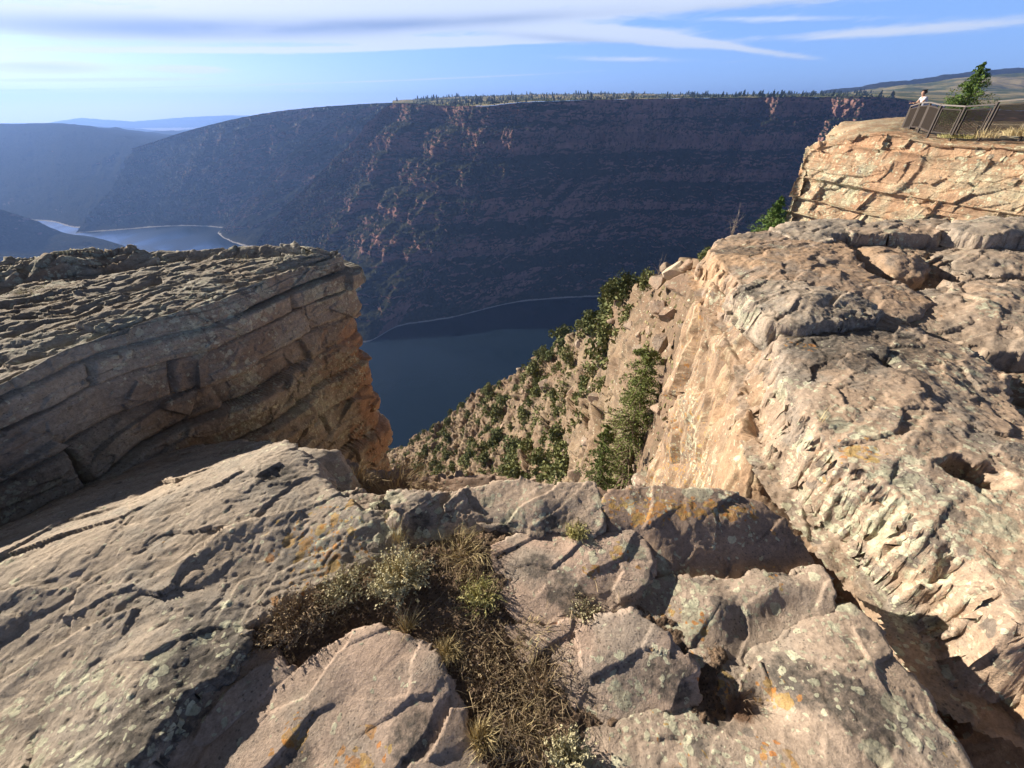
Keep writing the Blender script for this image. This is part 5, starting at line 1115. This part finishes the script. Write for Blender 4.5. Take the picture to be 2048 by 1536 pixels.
for i in range(len(A) - 1):
    p, q_ = A[i] - org, A[i + 1] - org; h_ = min(RH[i], RH[i + 1]); e = (q_ - p) / np.linalg.norm(q_ - p); u = np.array([0, 0, 1.0])
    MB().bar(p + u * (h_ + .02), q_ + u * (h_ + .02), .085, .05).build('top_rail', M['rail_top'], rail)
    a0, a1 = p + e * .10, q_ - e * .10; f = MB(); lo_, hi_ = .10, h_ - .12
    f.bar(a0 + u * lo_, a1 + u * lo_, .045); f.bar(a0 + u * hi_, a1 + u * hi_, .045); f.bar(a0 + u * lo_, a0 + u * hi_, .045); f.bar(a1 + u * lo_, a1 + u * hi_, .045)
    fr_ = f.build('panel_frame', M['iron'], rail); w_ = MB(); L = np.linalg.norm(a1 - a0)
    for k in range(1, int(L / .045)): w_.bar(a0 + e * .045 * k + u * lo_, a0 + e * .045 * k + u * hi_, .020)
    for k in range(1, int((hi_ - lo_) / .045)): w_.bar(a0 + u * (lo_ + .045 * k), a1 + u * (lo_ + .045 * k), .019)
    w_.build('mesh_panel', M['wire'], fr_)
bp0, bp1 = np.array(at(1948, 247, 24.5)), np.array(at(2075, 251, 22.3)); bc = (bp0 + bp1) / 2; ben = empty('bench', tuple(bc + (0, 0, -.45)))
tag(ben, 'low backless bench with pale plank seat standing behind the railing at the right', 'bench')
for k in range(3): off = np.array([.13 * (k - 1) * .8, .13 * (k - 1) * .6, .45]); MB().bar(bp0 - bc + off, bp1 - bc + off, .12, .05).build('seat_plank', M['plank'], ben)
for f in (.14, .86): c = bp0 * (1 - f) + bp1 * f - bc; MB().bar(c + (-.2, -.14, .2), c + (.2, .14, .2), .10, .40).build('leg', M['concrete'], ben)
tuft('grass_clump', 'tall yellow grass in front of the bench at the foot of the railing', 0, 0, 0, 110, .42, .5, M['straw'], 31, (0, 0), .008, .5, loc=tuple(A[5] + (-.2, -.5, -.05)))
tuft('grass_clump', 'low greenish grass patch below the railing on the edge of the pale outcrop', 0, 0, 0, 380, .25, 1.1, M['green'], 32, (0, 0), .008, .8, loc=tuple(A[4] + (.3, -.1, -.05)))
tuft('grass_clump', 'dry grass patch at the far right corner of the pale outcrop edge', 0, 0, 0, 500, .4, .9, M['straw'], 33, (0, 0), .008, .6, loc=tuple(A[6] + (-.3, -.2, -.05)))
tb = np.array(at(1915, 240, 32)); fir_tree(tb + (0, 0, -.3), 3.25, 1.7, 41, 'bright green windblown juniper tree standing behind the railing', M['bright'], 150, 90, .022, kind='juniper_tree', base=.06, power=.75)

# visitor leaning on the rail: looks out over the canyon to the left
def skinned(name, verts, edges, radii, mat, parent=None, sub=2):
    me = bpy.data.meshes.new(name); me.from_pydata(verts, edges, []); o = bpy.data.objects.new(name, me); COL.objects.link(o)
    sk = o.modifiers.new('skin', 'SKIN'); sk.use_smooth_shade = True; lay = me.skin_vertices[0] if len(me.skin_vertices) else None
    for i, r_ in enumerate(radii): lay.data[i].radius = (r_, r_) if not isinstance(r_, tuple) else r_
    lay.data[0].use_root = True; sb = o.modifiers.new('sub', 'SUBSURF'); sb.levels = sub; sb.render_levels = sub
    me.materials.append(mat); o.parent = parent; return o
M['skin'] = flat('skin', (.46, .28, .20), .6, var=.05); M['shirt'] = flat('grey_shirt', (.46, .48, .56), .9, var=.06); M['trousers'] = flat('dark_trousers', (.07, .07, .09), .9); M['hair'] = flat('dark_hair', (.035, .025, .02), .7); M['shoe'] = flat('shoe', (.06, .05, .045), .7)
per = empty('person', tuple(np.array(A[0]) * .45 + np.array(A[1]) * .55 + np.array((.60, .22, .02))), radians(-8)); tag(per, 'person in pale grey t-shirt leaning forearms on the far railing corner, looking left', 'person')
# local frame: faces -X, up Z
bv = [(0, 0, .95), (-.06, 0, 1.15), (-.17, 0, 1.38), (-.22, 0, 1.47), (-.27, 0, 1.55), (-.30, 0, 1.63), (-.30, 0, 1.70),
      (-.16, .19, 1.38), (-.30, .22, 1.17), (-.52, .15, 1.17), (-.16, -.19, 1.38), (-.30, -.22, 1.17), (-.52, -.13, 1.17),
      (.02, .10, .88), (.00, .11, .48), (.06, .12, .08), (.02, -.10, .88), (-.06, -.11, .48), (-.02, -.12, .08), (-.10, .12, .03), (-.18, -.12, .03)]
be = [(0, 1), (1, 2), (2, 3), (3, 4), (4, 5), (5, 6), (2, 7), (7, 8), (8, 9), (2, 10), (10, 11), (11, 12), (0, 13), (13, 14), (14, 15), (0, 16), (16, 17), (17, 18), (15, 19), (18, 20)]
brd = [.13, .12, .12, .06, .075, .095, .075, .065, .048, .032, .065, .048, .032, .085, .06, .042, .085, .06, .042, .035, .035]
skinned('body', bv, be, brd, M['skin'], per)
for sy in (1, -1):      # hands with fingers curled over the rail
    h0 = np.array([-.52, .14 * sy, 1.17]); hv = [h0, h0 + (-.06, 0, .0)]; he = [(0, 1)]; hr = [.032, .036]
    for k in range(4):
        y_ = (k - 1.5) * .020; n0 = len(hv); hv += [h0 + (-.10, y_, .0), h0 + (-.125, y_, -.01), h0 + (-.135, y_, -.035 - .004 * (k % 2))]; he += [(1, n0), (n0, n0 + 1), (n0 + 1, n0 + 2)]; hr += [.011, .009, .008]
    n0 = len(hv); hv += [h0 + (-.04, -.035 * sy, .0), h0 + (-.08, -.055 * sy, -.015)]; he += [(0, n0), (n0, n0 + 1)]; hr += [.012, .010]
    skinned('hand', [tuple(v) for v in hv], he, hr, M['skin'], per, 1)
skinned('shirt', [(0, 0, .90), (-.06, 0, 1.12), (-.165, 0, 1.36), (-.20, 0, 1.43), (-.16, .19, 1.385), (-.24, .215, 1.26), (-.16, -.19, 1.385), (-.24, -.215, 1.26)], [(0, 1), (1, 2), (2, 3), (2, 4), (4, 5), (2, 6), (6, 7)], [.165, .155, .155, .08, .085, .075, .085, .075], M['shirt'], per)
skinned('trousers', [(.01, 0, .90), (.02, .10, .86), (.00, .11, .48), (.06, .12, .11), (.02, -.10, .86), (-.06, -.11, .48), (-.02, -.12, .11)], [(0, 1), (1, 2), (2, 3), (0, 4), (4, 5), (5, 6)], [.15, .115, .08, .065, .115, .08, .065], M['trousers'], per)
skinned('hair', [(-.265, 0, 1.66), (-.275, 0, 1.725), (-.23, 0, 1.62)], [(0, 1), (0, 2)], [.092, .082, .055], M['hair'], per, 2)
skinned('nose', [(-.385, 0, 1.665), (-.415, 0, 1.635)], [(0, 1)], [.012, .014], M['skin'], per, 1)
for sy in (1, -1):
    skinned('shoe', [(.08, .12 * sy, .04), (-.06, .12 * sy, .035), (-.15, .12 * sy, .03)] if sy > 0 else [(0, .12 * sy, .04), (-.14, .12 * sy, .035), (-.23, .12 * sy, .03)], [(0, 1), (1, 2)], [.045, .045, .035], M['shoe'], per, 1)
